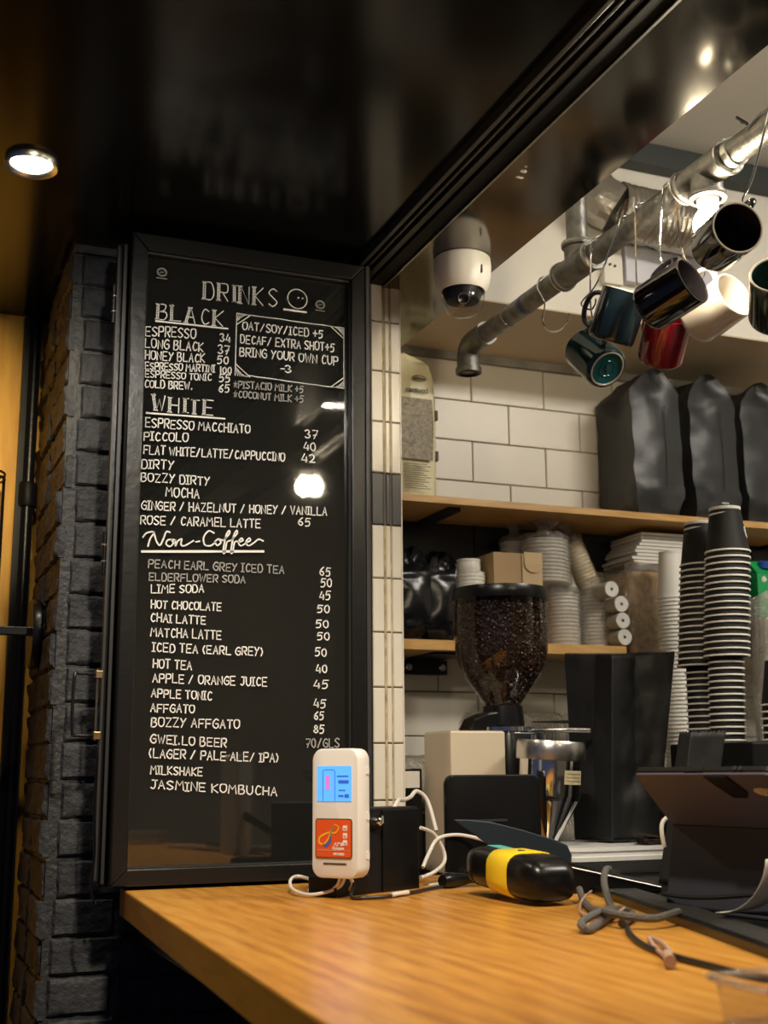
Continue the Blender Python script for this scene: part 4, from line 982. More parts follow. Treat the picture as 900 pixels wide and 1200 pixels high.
# ---- gusseted upright bags
def gusset_bag(name, label, cat, x0, x1, y0, y1, z0, z1, zt, m, group=None, seed=0, amp=.006, bottom=.0, ear=.02):
    t_ = thing(name, label, cat, ((x0+x1)/2, (y0+y1)/2, z0), group)
    xm, ym = (x0+x1)/2, (y0+y1)/2; rings = []; N = 26; rr = random.Random(seed)
    for k in range(N+1):
        f = k/N; z = z0+(z1-z0)*f; bul = math.sin(math.pi*min(1, f*1.05))*.008; gs = .006+.012*f*f
        ins = .012*(1-f*6) if f < .16 else 0
        ring = []
        nx = 8
        for i in range(nx): u_ = i/nx; ring.append((x0+ins+(x1-x0-2*ins)*u_, y0+ins-bul*math.sin(math.pi*u_), z))
        for i in range(nx): u_ = i/nx; ring.append((x1-ins-gs*(1-abs(2*u_-1)), y0+ins+(y1-y0-2*ins)*u_, z))
        for i in range(nx): u_ = i/nx; ring.append((x1-ins-(x1-x0-2*ins)*u_, y1-ins, z))
        for i in range(nx): u_ = i/nx; ring.append((x0+ins+gs*(1-abs(2*u_-1)), y1-ins-(y1-y0-2*ins)*u_, z))
        rings.append(ring)
    top = rings[-1]
    for f in (.35, .7, 1.0):
        ring = []
        for (x, y, z) in top:
            fy = (y-y0)/(y1-y0); mid = 1-abs(2*(x-x0)/(x1-x0)-1)          # gable closed along a ridge that runs away from the room
            push = .050*f*mid*(1-f*.55) if fy < .1 else (-.040*f*mid if fy > .9 else 0)
            xx = x+(xm-x)*f*.95; ear_ = (1-mid)*(1 if fy < .1 else 0)*.010*math.sin(math.pi*f)
            ring.append((xx, y+push, z1+(zt-z1)*f+ear_))
        rings.append(ring)
    mb = MB().loft(rings)
    for i, v in enumerate(mb.v):
        h_ = max(0, min(1, (v.z-z0)/(z1-z0))); a2 = amp*(1.6 if h_ < .25 else .55 if h_ < .85 else 1.2)
        if v.z > z0+.002: mb.v[i] = v+Vector(noise.noise_vector(v*22+Vector((seed*5, 0, 0))))*a2
    mb.build('bag_body', m, t_, smooth=True)
    return t_
ga = [(1.612, 1.745, 2.425, 2.585, .895, .955, 'leftmost of the tall matt black coffee bags on the upper shelf'),
      (1.772, 1.905, 2.420, 2.580, .900, .958, 'middle tall matt black coffee bag on the upper shelf'),
      (1.930, 2.065, 2.425, 2.585, .895, .952, 'right matt black coffee bag cut by the picture edge')]
for i, (x0, x1, y0, y1, z1, zt, lab) in enumerate(ga):
    b_ = gusset_bag('coffee_bag', lab, 'bag', x0, x1, y0, y1, .5855, z1, zt, black_foil, 'coffee bags on the upper shelf', seed=i+1, amp=.007)
    mb = MB(); mb.tube([(x0+.085, y0-.009, .66), (x0+.085, y0-.0095, .86)], .0011, 5); mb.build('seam', black_foil, b_)
    if i > 0:
        ring_ = MB().tube([(x0+.080+.010*math.cos(a_), y0-.012, .612+.010*math.sin(a_)) for a_ in [6.283*k_/16 for k_ in range(16)]], .0016, 5, True); ring_.build('logo_ring', chalk, b_)
        MB().tube([(x0+.070, y0-.012, .628), (x0+.090, y0-.012, .628)], .0014, 5).build('logo_bar', chalk, b_)
# ---- biscuit bag
cbg = thing('biscuit_bag', 'cream yellow biscuit bag with brown photo print on the upper shelf', 'bag', (1.05, 2.47, .5855))
rings = []
for f, w0, w1, d_ in ((0, .0, .002, 0), (.03, -.002, .004, .002), (.4, -.004, .006, .006), (.8, -.003, .003, .006), (.90, 0, -.006, 0)):
    z = .5855+.345*f; rings.append([(.965-w0, 2.44-d_, z), (1.010, 2.436-d_*1.5, z), (1.066+w1, 2.44-d_, z), (1.086+w1, 2.475, z), (1.066+w1, 2.515, z), (.965, 2.515, z)])
rings.append([(.968, 2.462, .918), (1.005, 2.450, .926), (1.060, 2.462, .912), (1.060, 2.475, .905), (1.050, 2.485, .905), (.968, 2.480, .915)])
mb = MB().loft(rings); mb.v = [v+Vector((.026, 0, 0)) for v in mb.v]; mb.jitter(.002, 40); mb.build('bag_body', gyp, cbg, smooth=False, bevel=.003)
Mf = lambda x, z, y=2.4285: frame_of((x, y, z), (1, 0, 0), (0, 0, 1), (0, -1, 0))
mb = MB().loft([[(.985, 2.4275, .672), (1.062, 2.4315, .672), (1.0635, 2.4300, .745), (1.0625, 2.4315, .812), (.985, 2.4285, .812)], [(.985, 2.4265, .672), (1.062, 2.4305, .672), (1.0635, 2.4290, .745), (1.0625, 2.4305, .812), (.985, 2.4275, .812)]])
mb.v = [v+Vector((.026, -.0045, 0)) for v in mb.v]; mb.build('photo_print', gyp_print, cbg)
text_mesh('cantucci', .0165, ink, 'lettering', cbg, Mf(1.0500, .830, 2.4225))
mb = MB(); mb.tube([(1.056+.017*math.cos(a_), 2.423, .858+.0065*math.sin(a_)) for a_ in [6.283*k_/20 for k_ in range(20)]], .0007, 4, True); mb.build('oval_emblem', ink, cbg)
text_mesh('Jabomu', .0095, ink, 'lettering', cbg, Mf(1.056, .858, 2.4225))
for k_ in range(13): B(1.016, 1.080-(k_*7 % 5)*.004, 2.4215, 2.4228, .605+k_*.0050, .6066+k_*.0050).build('small_print', ink_grey, cbg)
for z_ in (.775, .68): B(1.107, 1.1135, 2.452, 2.468, z_, z_+.022).build('side_print', ink, cbg)

# ---- things on the lower shelf
for i, (x, y, w_, d_, h_, lab) in enumerate([(.915, 2.45, .10, .10, .19, 'glossy black pouch beside the jamb on the lower shelf'), (1.005, 2.455, .085, .09, .21, 'taller glossy black pouch in the middle on the lower shelf'), (1.085, 2.46, .07, .09, .205, 'glossy black pouch next to the white tubs')]):
    gusset_bag('black_pouch', lab, 'bag', x, x+w_, y, y+d_, .2745, .2745+h_*.8, .2745+h_, black_shiny, 'black pouches on the lower shelf', seed=11+i, amp=.009)
tb = thing('tub_stack', 'stack of white ribbed tubs behind the hopper lid', 'tub', (1.19, 2.47, .2745))
prof = [(.030, .2745)]
for k_ in range(18): z = .277+k_*.0085; prof += [(.0335, z), (.0335, z+.004), (.0320, z+.0045), (.0320, z+.008)]
MB().lathe(prof+[(.0335, .432), (.028, .434), (.0001, .434)], (1.196, 2.47, 0), 32).build('tubs', lid_w, tb, smooth=False)
MB().lathe([(.0255, .434), (.0268, .436), (.0268, .452), (.0255, .456), (.0268, .457), (.0265, .462), (.0001, .463)], (1.191, 2.47, 0), 32).build('top_tub', lid_w, tb, smooth=True)
kb = thing('kraft_box', 'brown kraft box with a round tuck flap behind the hopper', 'box', (1.30, 2.47, .2745))
B(1.228, 1.350, 2.420, 2.545, .2745, .475).build('box_body', kraft, kb, bevel=.001)
MB().prism([(1.298, 2.4185, .2750), (1.348, 2.4185, .2750), (1.348, 2.4185, .474), (1.298, 2.4185, .474)], (0, -.0015, 0)).build('end_panel', kraft_l, kb)
MB().prism([(1.302, 2.417, .478)]+[(1.325+.0225*math.cos(a_), 2.415, .452+.020*math.sin(a_)) for a_ in [math.radians(180+15*k_) for k_ in range(13)]]+[(1.348, 2.417, .478)], (0, -.0016, 0)).build('tuck_flap', kraft_l, kb)

def lid_stack(label, c, axis, r, n_, pitch, group, wrap=True, taper=0.0, fm=film, fill=lid_w):
    t_ = thing('lid_sleeve', label, 'packed lids', c, group); prof = [(.0001, 0)]
    for k_ in range(n_):
        rr = r*(1-taper*k_/n_); prof += [(rr*.93, k_*pitch), (rr, k_*pitch+pitch*.25), (rr, k_*pitch+pitch*.55), (rr*.93, k_*pitch+pitch*.7)]
    prof += [(.0001, n_*pitch)]
    MB().lathe(prof, c, 28, axis).build('lids', fill, t_, smooth=False)
    if wrap:
        pr = []
        for k_ in range(12): pr.append((r*1.05*(1-taper*k_/12)+.0012*(k_ % 2), -.001+k_*(n_*pitch+.002)/11))
        e_ = pr[-1]; pr += [(e_[0]*.85, e_[1]+.010), (e_[0]*.35, e_[1]+.018), (e_[0]*.30, e_[1]+.028), (e_[0]*.55, e_[1]+.042)]
        mb = MB().lathe(pr, c, 30, axis)
        q_ = Vector(axis).normalized()
        for i, v in enumerate(mb.v):
            d_ = (v-Vector(c)).dot(q_); mb.v[i] = v+Vector(noise.noise_vector(v*60))*(.0018 if d_ < n_*pitch else .010)
            if mb.v[i].z < .2750 and c[2] > .27: mb.v[i].z = .2750
        mb.build('film_wrap', fm, t_, smooth=False)
    return t_
G_ = 'film-wrapped lid sleeves on the lower shelf'
lid_stack('upright sleeve of pale lids just right of the hopper', (1.437, 2.49, .2765), (0, 0, 1), .040, 14, .0088, G_)
lid_stack('wider upright sleeve of pale lids left of the white rolls', (1.535, 2.505, .2765), (0, 0, 1), .045, 14, .0088, G_)
lid_stack('sleeve of lids laid on the upright sleeves above the kraft box', (1.40, 2.50, .420), (0.02, 0, 1), .060, 12, .0088, G_, taper=.10)
lid_stack('leaning slim sleeve of lids beside the topmost sleeve', (1.535, 2.52, .415), (-.42, .0, 1), .028, 14, .0090, G_, taper=.15, fm=film_tan)
lid_stack('small sleeve of lids behind the kraft box', (1.352, 2.555, .475), (0, 0, 1), .036, 6, .0088, G_, taper=.1)
for i, (x, z) in enumerate(((1.567, .2955), (1.564, .3335), (1.562, .3715), (1.538, .4045))):
    t_ = thing('paper_roll', ['lowest', 'second lowest', 'third', 'top'][i]+' white-ended roll in the column at the shelf end', 'roll', (x-.012, 2.49, z-.018), 'rolls at the end of the lower shelf')
    MB().lathe([(.0180, 0), (.0185, .002), (.0185, .150), (.0001, .150)], (x-.012, 2.415, z), 24, (0, 1, 0)).build('roll_body', mat('grey_film_roll', (.42, .38, .30), .4) if i == 0 else bpy.data.materials['grey_film_roll'], t_, smooth=True)
    MB().lathe([(.0185, .001), (.0180, -.0005), (.004, .0003), (.0038, .006), (.0001, .006)], (x-.012, 2.415, z), 24, (0, 1, 0)).jitter(.0008, 90).build('roll_end', paper_white, t_)
    MB().lathe([(.0034, -.0002), (.0001, -.0002)], (x-.012, 2.4145, z), 12, (0, 1, 0)).build('core_hole', ink, t_)
nb = thing('napkin_pack', 'film-wrapped pack of tan napkins between rolls and white cups', 'pack', (1.64, 2.49, .255))
mb = MB()
rings = []
for k_ in range(9):
    z = .262+.024*k_; rings.append([(x, y, z) for x, y in rrect(.105, .13, .02, 3)]); rings[-1] = [(1.642+x, 2.50+y, z) for x, y, z in rings[-1]]
mb.loft(rings); mb.jitter(.006, 40); mb.build('napkins', tan_fill, nb, smooth=True)
rings = [[(1.642+(p[0]-1.642)*1.08, 2.50+(p[1]-2.50)*1.08, p[2]) for p in r_] for r_ in rings]
mb = MB().loft(rings+[[(1.642+(p[0]-1.642)*.8, 2.50+(p[1]-2.5)*.8, .476) for p in rings[0]]]); mb.jitter(.011, 55); mb.build('film_wrap', film_tan, nb, smooth=False)
# support for the pack and paper bags: wall ledge beyond the oak shelf
B(1.562, 2.94, 2.43, 2.5985, .236, .2545).build('ledge_board', shelf_wood, label='oak ledge continuing behind the cup stacks', cat='shelf')
for i in range(9):
    z0 = .478+i*.0085; off = random.Random(i).uniform(-.006, .006)
    mb = MB().loft([[(1.612+off+i*.004, 2.455, z0), (1.93+off, 2.455, z0+.002), (1.93, 2.59, z0+.002), (1.612+off+i*.004, 2.59, z0)], [(1.612+off+i*.004, 2.455, z0+.0065), (1.93+off, 2.455, z0+.009), (1.93, 2.59, z0+.009), (1.612+off+i*.004, 2.59, z0+.0065)]])
    mb.build('paper_bag', paper_white, label=['lowest', 'second', 'third', 'fourth', 'fifth', 'sixth', 'seventh', 'eighth', 'topmost'][i]+' flat white paper bag, counted from below, in the pile under the upper shelf', cat='paper bag', group='flat paper bags under the upper shelf')
gusset_bag('carton_crate', 'dark carton standing on the ledge under the flat paper bags', 'box', 1.705, 1.93, 2.46, 2.585, .2548, .45, .474, black_paper, seed=31, amp=.002, ear=0)

# ================================================================ cups
rise = B(1.396, 1.75, 1.785, 2.032, -.1815, .046); rise.build('black_crate', black_mt, label='matt black box that the black cup stacks stand on', cat='box', bevel=.004)
def cup(name, label, r, rb_, h, wall, group, lab_rim='white rolled rim'):
    t_ = thing(name, label, 'paper cup', (0, 0, 0), group)
    t_.location = (0, 0, 0); ORG[t_.name] = Vector((0, 0, 0))
    o = MB().lathe([(r-.0025, .002), (rb_, h-.0065), (rb_, h-.006)], (0, 0, 0), 36).build('wall', wall, t_, smooth=True)
    MB().lathe([(r-.0028, .0032), (r-.0006, .0036), (r, .0022), (r-.0004, .0006), (r-.0018, 0), (r-.0032, .0010), (r-.0028, .0032)], (0, 0, 0), 36).build('rim', cup_white, t_, smooth=True)
    MB().lathe([(rb_, h-.0062), (rb_+.0003, h-.0055), (rb_+.0003, h-.0004), (rb_-.0012, h), (rb_-.002, h-.0035), (.0001, h-.0035)], (0, 0, 0), 36).build('base', cup_white, t_, smooth=True)
    return t_
first = {}
def stack(kind, x, y, z0, n_, pitch, lab_n, lab_top, group, dims, wall, lean=(0, 0), logo=True):
    for k_ in range(n_):
        lab = lab_top if (k_ == n_-1 and lab_top) else ORD[n_-1-k_]+' from the top among '+lab_n
        loc = (x+lean[0]*k_, y+lean[1]*k_, z0+pitch*k_)
        if kind not in first:
            c_ = cup('paper_cup', lab, *dims, wall, group); first[kind] = c_; c_.location = (loc[0], loc[1], loc[2]+EYE)
        else:
            c_ = dup(first[kind], loc, lab, group, (0, 0, k_*.7))
        c_['group'] = group
        if k_ == n_-1 and lab_top and logo: yield_ = c_; top_logo(c_, Vector(loc), dims, wall)
def top_logo(c_, loc, dims, wall):
    r, rb_, h = dims; ORG[c_.name] = loc; c_.rotation_euler = (0, 0, 0)
    m_ = ink if wall is cup_white else chalk; mb = MB(); aim = math.radians(-66+22)
    def sp(u_, z_):
        rr = (r-.0025)+(rb_-(r-.0025))*(z_-.002)/(h-.0085)+.0005; a_ = aim+u_/rr
        return loc+Vector((rr*math.cos(a_), rr*math.sin(a_), z_))
    zc = h*.44
    mb.tube([sp(.0095*math.cos(t_), zc+.011*math.sin(t_)) for t_ in [6.283*k_/24 for k_ in range(24)]], .0009, 5, True)
    o_ = mb.build('logo_ring', m_, c_); MB().tube([sp(-.006+.002*k_, zc+.017) for k_ in range(7)], .0009, 5).build('logo_bar', m_, c_)
ONES = ['', 'first', 'second', 'third', 'fourth', 'fifth', 'sixth', 'seventh', 'eighth', 'ninth', 'tenth', 'eleventh', 'twelfth', 'thirteenth', 'fourteenth', 'fifteenth', 'sixteenth', 'seventeenth', 'eighteenth', 'nineteenth']
ORD = [ONES[k_] if k_ < 20 else {2: 'twenty', 3: 'thirty', 4: 'forty'}[k_//10]+'-'+ONES[k_ % 10] if k_ % 10 else {2: 'twentieth', 3: 'thirtieth', 4: 'fortieth'}[k_//10] for k_ in range(1, 50)]
BIG = (.0430, .0290, .088); SML = (.0335, .0255, .080); WHT = (.0365, .0265, .108)
LT, LB = 'large cups of the tall front stack', 'small cups at the foot of the tall front stack'
stack('small', 1.432, 1.900, .0485, 13, .0118, 'the small black cups at the foot of the tallest stack', None, LB, SML, cup_black, (.0006, 0))
stack('big', 1.441, 1.900, .2020, 17, .01225, 'the large black cups of the tallest stack', 'topmost black cup of the tallest stack with a white ring logo', LT, BIG, cup_black, (.0011, 0))
stack('small', 1.452, 1.994, .0485, 12, .0118, 'the small black cups at the foot of the second stack', None, 'small cups at the foot of the second stack', SML, cup_black, (.0002, 0))
stack('big', 1.448, 1.994, .1920, 17, .01225, 'the large black cups of the second tall stack', 'topmost black cup of the second stack, half hidden by the tallest', 'large cups of the second stack', BIG, cup_black, (.0012, 0), logo=False)
stack('big', 1.512, 1.835, .0485, 6, .0124, 'the black cups of the short stack at the right edge', 'topmost black cup of the short stack at the picture edge', 'cups of the short stack', BIG, cup_black, logo=False)
stack('white', 1.645, 2.350, -.0005-.0, 44, .0088, 'the upside-down white cups of the white stack', 'topmost white cup with a dark ring logo', 'cups of the white stack', WHT, cup_white)
B(1.585, 1.73, 2.28, 2.42, -.1815, -.001).build('cup_box', black_mt, label='low black box under the white cup stack', cat='box')
# small cup mark on the short stack
# ================================================================ black kraft bag, container and neighbours
kbg = thing('black_paper_bag', 'tall open black paper bag with a serrated top edge', 'bag', (1.33, 2.03, -.13))
def quadgrid(mb, p00, p10, p01, p11, nu, nv, f):
    vs = []
    for j in range(nv+1):
        for i in range(nu+1):
            u_, v_ = i/nu, j/nv
            p = (Vector(p00)*(1-u_)+Vector(p10)*u_)*(1-v_)+(Vector(p01)*(1-u_)+Vector(p11)*u_)*v_
            vs.append(p+f(u_, v_, p))
    mb.add(vs, [(j*(nu+1)+i, j*(nu+1)+i+1, (j+1)*(nu+1)+i+1, (j+1)*(nu+1)+i) for j in range(nv) for i in range(nu)])
# corner posts: A back left, Bc front left, C front right, D back right ; z bottom -> top
Bb, Bt = Vector((1.262, 2.035, -.1295)), Vector((1.286, 2.045, .2150)); Cb, Ct = Vector((1.364, 2.040, -.1295)), Vector((1.434, 2.052, .2255))
Ab, At = Vector((1.236, 2.125, -.1295)), Vector((1.246, 2.155, .2260)); Db, Dt = Vector((1.335, 2.13, -.1295)), Vector((1.402, 2.155, .2310))
def ser(v_, u_): return Vector((0, 0, .0022*(1 if int(u_*64) % 2 else -1))) if v_ > .999 else Vector()
def wr(sd, nrm, amp=.006, fold=0):
    def f(u_, v_, p):
        e_ = math.sin(math.pi*u_); return Vector(nrm)*(noise.noise(p*16+Vector((sd, 0, 0)))*amp*e_*1.6+noise.noise(p*45+Vector((sd, 3, 0)))*amp*.35*e_+fold*(1-abs(2*u_-1))*(.2+.8*v_))+ser(v_, u_)
    return f
for nm, a_, b_, c_, d_, f in (('front_panel', Bb, Cb, Bt, Ct, wr(1, (0, -1, 0), .009, -.026)), ('side_gusset', Ab, Bb, At, Bt, wr(2, (-1, 0, 0), .004, -.014)), ('back_panel', Db, Ab, Dt, At, wr(3, (0, 1, 0))), ('side_gusset', Cb, Db, Ct, Dt, wr(4, (1, 0, 0), .004, -.014))):
    mb = MB(); quadgrid(mb, a_, b_, c_, d_, 64, 40, f); mb.build(nm, black_paper, kbg, smooth=True, solid=.0008)
mb = MB(); mb.prism([Ab, Bb, Cb, Db], (0, 0, .002)); mb.build('bag_base', black_paper, kbg)
sbg = thing('small_black_bag', 'small black paper bag standing in front of the tall one, right side', 'bag', (1.25, 1.76, -.18))
mb = MB()
for p00, p10, p01, p11, nn, sd in (((1.185, 1.735, -.1815), (1.245, 1.735, -.1815), (1.243, 1.745, .060), (1.320, 1.755, .0625), (0, -1, 0), 1), ((1.245, 1.735, -.1815), (1.245, 1.775, -.1815), (1.320, 1.755, .0625), (1.315, 1.785, .062), (1, 0, 0), 2),
        ((1.245, 1.775, -.1815), (1.185, 1.775, -.1815), (1.315, 1.785, .062), (1.243, 1.778, .060), (0, 1, 0), 3), ((1.185, 1.775, -.1815), (1.185, 1.735, -.1815), (1.243, 1.778, .060), (1.243, 1.745, .060), (-1, 0, 0), 4)):
    mb = MB(); quadgrid(mb, p00, p10, p01, p11, 20, 24, wr(10+sd, nn, .003)); mb.build(('front_panel', 'side_gusset', 'back_panel', 'side_gusset')[sd-1], black_paper, sbg, smooth=True, solid=.0008)
ct_ = thing('plastic_container', 'translucent white plastic container with a ribbed lid under the black bag', 'container', (1.24, 2.03, -.1815))
def rr_ring(cx, cy, w_, d_, r_, z): return [(cx+x, cy+y, z) for x, y in rrect(w_, d_, r_, 6)]
CX, CY, CW, CD = 1.255, 2.045, .285, .20
MB().loft([rr_ring(CX, CY, CW-.05, CD-.05, .03, -.1813), rr_ring(CX, CY, CW-.03, CD-.03, .035, -.158)], cap1=False).build('tub', milky, ct_, smooth=True)
MB().loft([rr_ring(CX, CY, CW-.012, CD-.012, .04, -.160), rr_ring(CX, CY, CW, CD, .045, -.157), rr_ring(CX, CY, CW, CD, .045, -.150), rr_ring(CX, CY, CW-.010, CD-.010, .04, -.1485), rr_ring(CX, CY, CW-.010, CD-.010, .04, -.142), rr_ring(CX, CY, CW-.004, CD-.004, .042, -.140), rr_ring(CX, CY, CW-.006, CD-.006, .042, -.1335), rr_ring(CX, CY, CW-.03, CD-.03, .03, -.1330)]).build('lid', milky, ct_, smooth=True)
bs = thing('pastry_brush', 'short brush with brown bristles and pale wooden block on the container lid', 'brush', (1.31, 1.965, -.132))
MB().box(1.318, 1.352, 1.958, 1.982, -.1322, -.121).build('block', kraft_l, bs, bevel=.002)
B(1.3175, 1.350, 1.9565, 1.9585, -.131, -.125).build('ferrule', galv_ring, bs)
mb = MB(); rb = random.Random(9)
for k_ in range(420):
    y_ = rb.uniform(1.958, 1.982); z_ = rb.uniform(-.1300, -.118); mb.tube([(1.320, y_, z_), (1.285+rb.uniform(-.008, .006), y_+rb.uniform(-.008, .008), max(-.1318, z_+rb.uniform(-.006, .006)))], .0007, 3)
mb.build('bristles', bristle, bs, kind='stuff')
MB().tube([(1.008, 1.480, -.064), (1.000, 1.482, -.072), (.997, 1.480, -.086), (.999, 1.478, -.104)], .003, 8, smooth=4).build('cable_tip', cable_w, label='short pale cable end beside the tablet cover fold', cat='cable', smooth=True)

# lid sleeves lying on the bench
G2 = 'striped lid sleeves lying on the bench'
lid_stack('striped film-wrapped lid sleeve lying behind the grinder, top left', (1.13, 2.36, .070), (1, 0, 0), .048, 24, .0085, G2)
lid_stack('striped lid sleeve lying behind the steel doser', (1.37, 2.37, .070), (1, .0, 0), .048, 14, .0085, G2)
lid_stack('lid sleeve lying lowest beside the tiled jamb', (.90, 2.26, -.025), (1, .25, 0), .052, 10, .0095, G2)
lid_stack('lower lid sleeve resting on the bench behind the doser', (1.15, 2.36, -.034), (1, 0, 0), .050, 30, .0085, G2)
lid_stack('bench-level lid sleeve behind the container', (1.12, 2.37, -.128), (1, 0, 0), .045, 32, .0085, G2)
B(.895, 1.12, 2.22, 2.46, -.181, -.080).build('bench_box', black_mt, label='low black box under the lid sleeve by the jamb', cat='box')
so = thing('wall_plug_adapter', 'small black adapter with a white label beside the tiled jamb', 'adapter', (.915, 2.16, -.18))
B(.890, .932, 2.15, 2.19, -.18, .005).build('housing', black_pl, so, bevel=.002)
B(.894, .926, 2.148, 2.1505, -.030, .000).build('label', paper_white, so)

# ================================================================ tablet in a folio, seen from behind
tb_ = thing('tablet', 'tablet in a navy folio case seen from behind on its stand flap', 'tablet', (1.0, 1.40, -.175))
along = Vector((.17, -.985, 0)).normalized(); LEN = .235
E1, T1, F1 = Vector((1.0029, 1.4645, -.0732)), Vector((.9156, 1.4158, -.0068)), Vector((.9879, 1.4645, -.1762))
T1 = T1-along*.0; upv = (T1-E1); HT = upv.length; upv = (upv-along*upv.dot(along)*0).normalized(); nrm = along.cross(upv).normalized()
if nrm.z > 0: nrm = -nrm
R_c = .020; q2 = (upv-along*upv.dot(along)).normalized()
arc = [T1+along*(LEN-R_c+R_c*math.sin(a_))-q2*(R_c-R_c*math.cos(a_)) for a_ in [math.radians(15*k_) for k_ in range(7)]]
E2 = E1+along*(LEN+.045)
arc2 = [T1+along*.004-upv*0, T1-upv*.004]
MB().prism([E1, E1+along*(LEN-.02)]+arc[::-1]+arc2, -nrm*.0035).build('cover_back', navy, tb_, bevel=.0008)
MB().prism([p-nrm*.0036+q2*.002 for p in [E1-upv*.05, E1+along*(LEN-.02)-upv*.05]+arc[::-1]+arc2], -nrm*.0075).build('tablet_body', black_mt, tb_, bevel=.0015)
MB().prism([E1+along*.002, E1+along*LEN, F1+along*LEN, F1], Vector((.004, 0, 0))).build('stand_flap', navy2, tb_, bevel=.001)
def on_t(u_, v_, k_=.0006): return T1+along*u_-upv*v_+nrm*k_
cl = [on_t(.122, .001), on_t(.158, .001), on_t(.176, .038), on_t(.170, .048), on_t(.150, .048), on_t(.134, .024)]
MB().prism(cl, nrm*.0022).build('clasp', black_mt, tb_, 'dark clasp tab', bevel=.001)
MB().prism([T1+along*.088-nrm*.0035, T1+along*.120-nrm*.0035, T1+along*.120-nrm*.010, T1+along*.088-nrm*.010], upv*.003).build('clasp_bridge', black_mt, tb_)
mb = MB(); cc = on_t(.205, .036, .0004)
MB().prism([cc+along*.017*math.cos(a_)+upv*.009*math.sin(a_)-along*.006*math.sin(a_) for a_ in [6.283*k_/24 for k_ in range(24)]], nrm*.0008).build('camera_window', label_b, tb_, 'tan oval camera window')
MB().prism([cc+nrm*.0008+along*(.008+.005*math.cos(a_))+upv*.005*math.sin(a_) for a_ in [6.283*k_/16 for k_ in range(16)]], nrm*.0010).build('camera_lens', black_pl, tb_)
for k_ in range(2):
    c_ = T1+along*(.172+.009*k_)-nrm*.007+upv*.0025; MB().lathe([(.0028, 0), (.0028, .0014), (.0001, .0014)], c_, 12, upv).build('button', black_mt, tb_)
MB().prism([(.982, 1.475, -.1765), (1.18, 1.50, -.1765), (1.22, 1.25, -.1765), (1.022, 1.225, -.1765)], (0, 0, -.004)).build('base_flap', navy2, tb_, bevel=.001)
cable('black_cable', [(.984, 1.466, -.163), (.983, 1.42, -.163), (.990, 1.37, -.160), (.998, 1.32, -.154), (1.006, 1.27, -.148), (1.018, 1.20, -.146)], .0028, cable_k, 'black cable drooping across the tablet stand flap')
rings = []
for k_ in range(12):
    a_ = math.radians(-90+8*k_); c_ = Vector((.955, 1.255, -.120)); rr = .052
    d_ = Vector((math.cos(a_)*.35, -math.cos(a_)*1.0, 0)); p = Vector((.935, 1.285, -.1675))+Vector((.02, -.075, 0))*math.sin(math.radians(7.5*k_))*1.0+Vector((0, 0, .075*(1-math.cos(math.radians(7.5*k_)))))
    rings.append([p, p+Vector((.045, .012, .0))])
mb = MB(); mb.add([p for r_ in rings for p in r_], [(2*i, 2*i+1, 2*i+3, 2*i+2) for i in range(11)])
mb.build('paper_curl', paper_white, label='curled pale paper sheet at the foot of the tablet', cat='paper', solid=.0006, smooth=True)

# braided cables and ties on the counter, right
cable('braided_cable', [(.985, 1.60, -.140), (.955, 1.56, -.138), (.930, 1.525, -.150), (.905, 1.475, -.168), (.868, 1.405, -.1745), (.822, 1.345, -.1745), (.775, 1.292, -.1745), (.745, 1.262, -.1745), (.752, 1.285, -.170), (.800, 1.325, -.165), (.845, 1.350, -.166), (.862, 1.352, -.1715), (.840, 1.325, -.1735), (.808, 1.290, -.174)], .0048, cable_g, 'thick grey braided cable tied in a knot on the counter', group='braided cables')
cable('braided_cable', [(.935, 1.60, -.166), (.905, 1.54, -.1745), (.860, 1.445, -.1745), (.825, 1.365, -.168), (.800, 1.305, -.163), (.812, 1.280, -.1655), (.838, 1.270, -.168), (.865, 1.278, -.166), (.888, 1.292, -.165)], .0048, cable_g, 'second grey braided cable running through the knot towards the tablet', group='braided cables')
cable('black_cable', [(.805, 1.275, -.1755), (.772, 1.215, -.1765), (.738, 1.135, -.1765), (.722, 1.056, -.1765), (.719, 1.0, -.1765), (.716, .950, -.1765), (.724, .90, -.1765), (.74, .82, -.1765)], .0032, cable_k, 'dark cable running from the knot to the lower right edge')
cable('pink_tie', [(.945, 1.585, -.168), (.885, 1.510, -.172), (.828, 1.415, -.175), (.812, 1.355, -.174), (.815, 1.32, -.168), (.838, 1.33, -.162)], .0018, cable_p, 'thin dusty pink cord looped left of the knot')
cable('pink_tie', [(.775, 1.185, -.176), (.738, 1.118, -.176), (.713, 1.066, -.175), (.694, 1.030, -.174), (.700, 1.035, -.172), (.728, 1.080, -.172), (.765, 1.150, -.175), (.780, 1.190, -.176)], .0024, cable_p, 'dusty pink cord loop lying below the knot')
mb = MB().tube([(.716, 1.066, -.174), (.693, 1.028, -.1725), (.684, 1.012, -.1725)], lambda t_: .004+.002*t_, 8); mb.build('pink_tie_end', cable_p, label='dusty pink cord knot end on the counter', cat='cord', smooth=True)

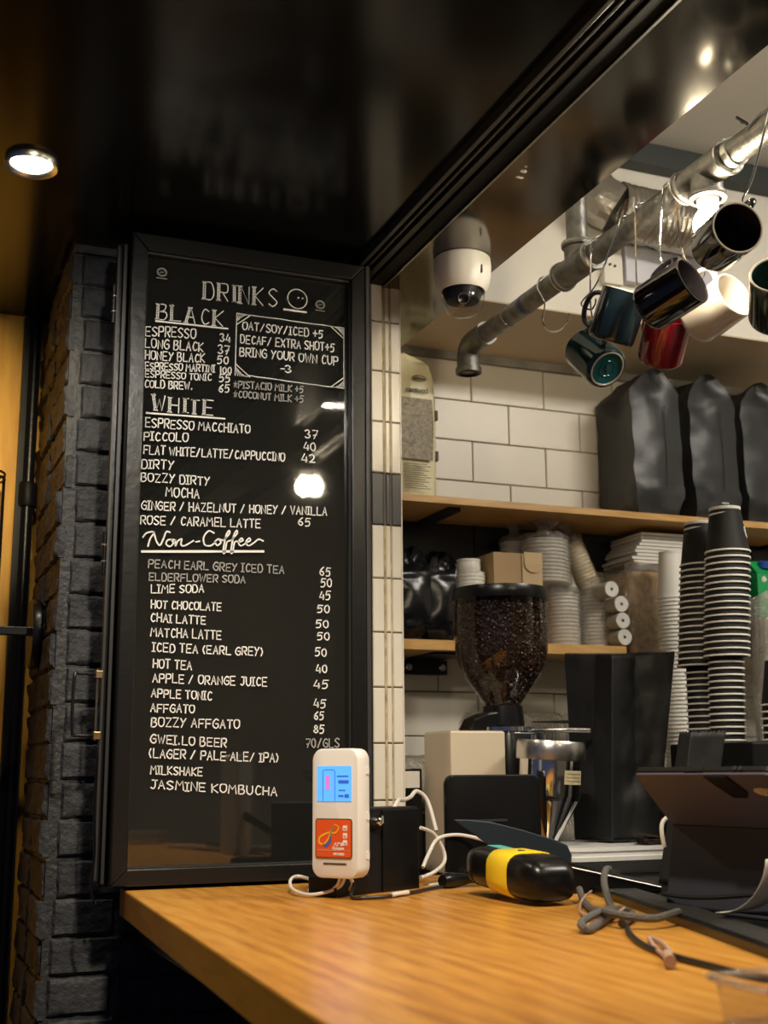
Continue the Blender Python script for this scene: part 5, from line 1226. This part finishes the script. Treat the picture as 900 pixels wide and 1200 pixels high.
# clear plastic box at the lower right
cpb = thing('clear_box', 'clear crinkled plastic box cut off at the lower right corner', 'box', (.62, .74, -.179))
MB().loft([rr_ring(.650, .745, .150, .10, .012, -.1785), rr_ring(.650, .745, .156, .106, .014, -.152), rr_ring(.650, .745, .166, .116, .016, -.150), rr_ring(.650, .745, .166, .116, .016, -.148)], cap1=False).jitter(.0015, 60).build('tray', clear('clear_box_plastic', (.93, .92, .90), .8, .08, bump=.6, bscale=60, haze=.06), cpb, smooth=True)

MB().tube([Vector(p) for p in rr_ring(.650, .745, .166, .116, .016, -.148)], .0022, 6, True).build('rim', film, cpb, smooth=True)
# green carton and film bag at the right edge
fb = thing('film_bag', 'crumpled clear film bag of lids behind the black cups', 'bag', (1.90, 2.33, -.18))
mb = MB(); rings = []
for k_ in range(14):
    f = k_/13; rings.append(rr_ring(1.905+.0*f, 2.335, .17-.05*f*f, .14-.04*f*f, .04, .05+.35*f))
mb.loft(rings); mb.jitter(.022, 24); mb.build('film_wrap', film, fb, smooth=False)
MB().lathe([(.0001, .05), (.050, .05), (.052, .20), (.046, .34), (.0001, .345)], (1.905, 2.335, 0), 24).jitter(.006, 30).build('packed_lids', lid_w, fb)
B(1.81, 2.0, 2.25, 2.425, -.1815, .046).build('black_crate', black_mt, label='second black box under the film bag of lids', cat='box')
gc_ = thing('green_carton', 'green drink carton with a blue cap at the right edge', 'carton', (1.94, 2.47, .255))
B(1.965, 2.035, 2.45, 2.52, .2550, .470).build('carton_body', green_c, gc_, bevel=.002)
MB().loft([[(1.965, 2.45, .470), (2.035, 2.45, .470), (2.035, 2.52, .470), (1.965, 2.52, .470)], [(1.965, 2.483, .505), (2.035, 2.483, .505), (2.035, 2.487, .505), (1.965, 2.487, .505)]]).build('gable_top', green_c, gc_)
MB().lathe([(.0145, 0), (.0145, .014), (.012, .017), (.0001, .017)], (2.0, 2.466, .487), 20, (0, -.25, 1)).build('cap', blue_c, gc_, smooth=True)
for x, z, r_ in ((1.985, .455, .008), (2.008, .43, .012), (1.99, .415, .007)): MB().lathe([(r_, 0), (r_*.7, .0006), (.0001, .0006)], (x, 2.4495, z), 9, (0, -1, 0)).jitter(.003, 120).build('flower_print', paper_white, gc_)
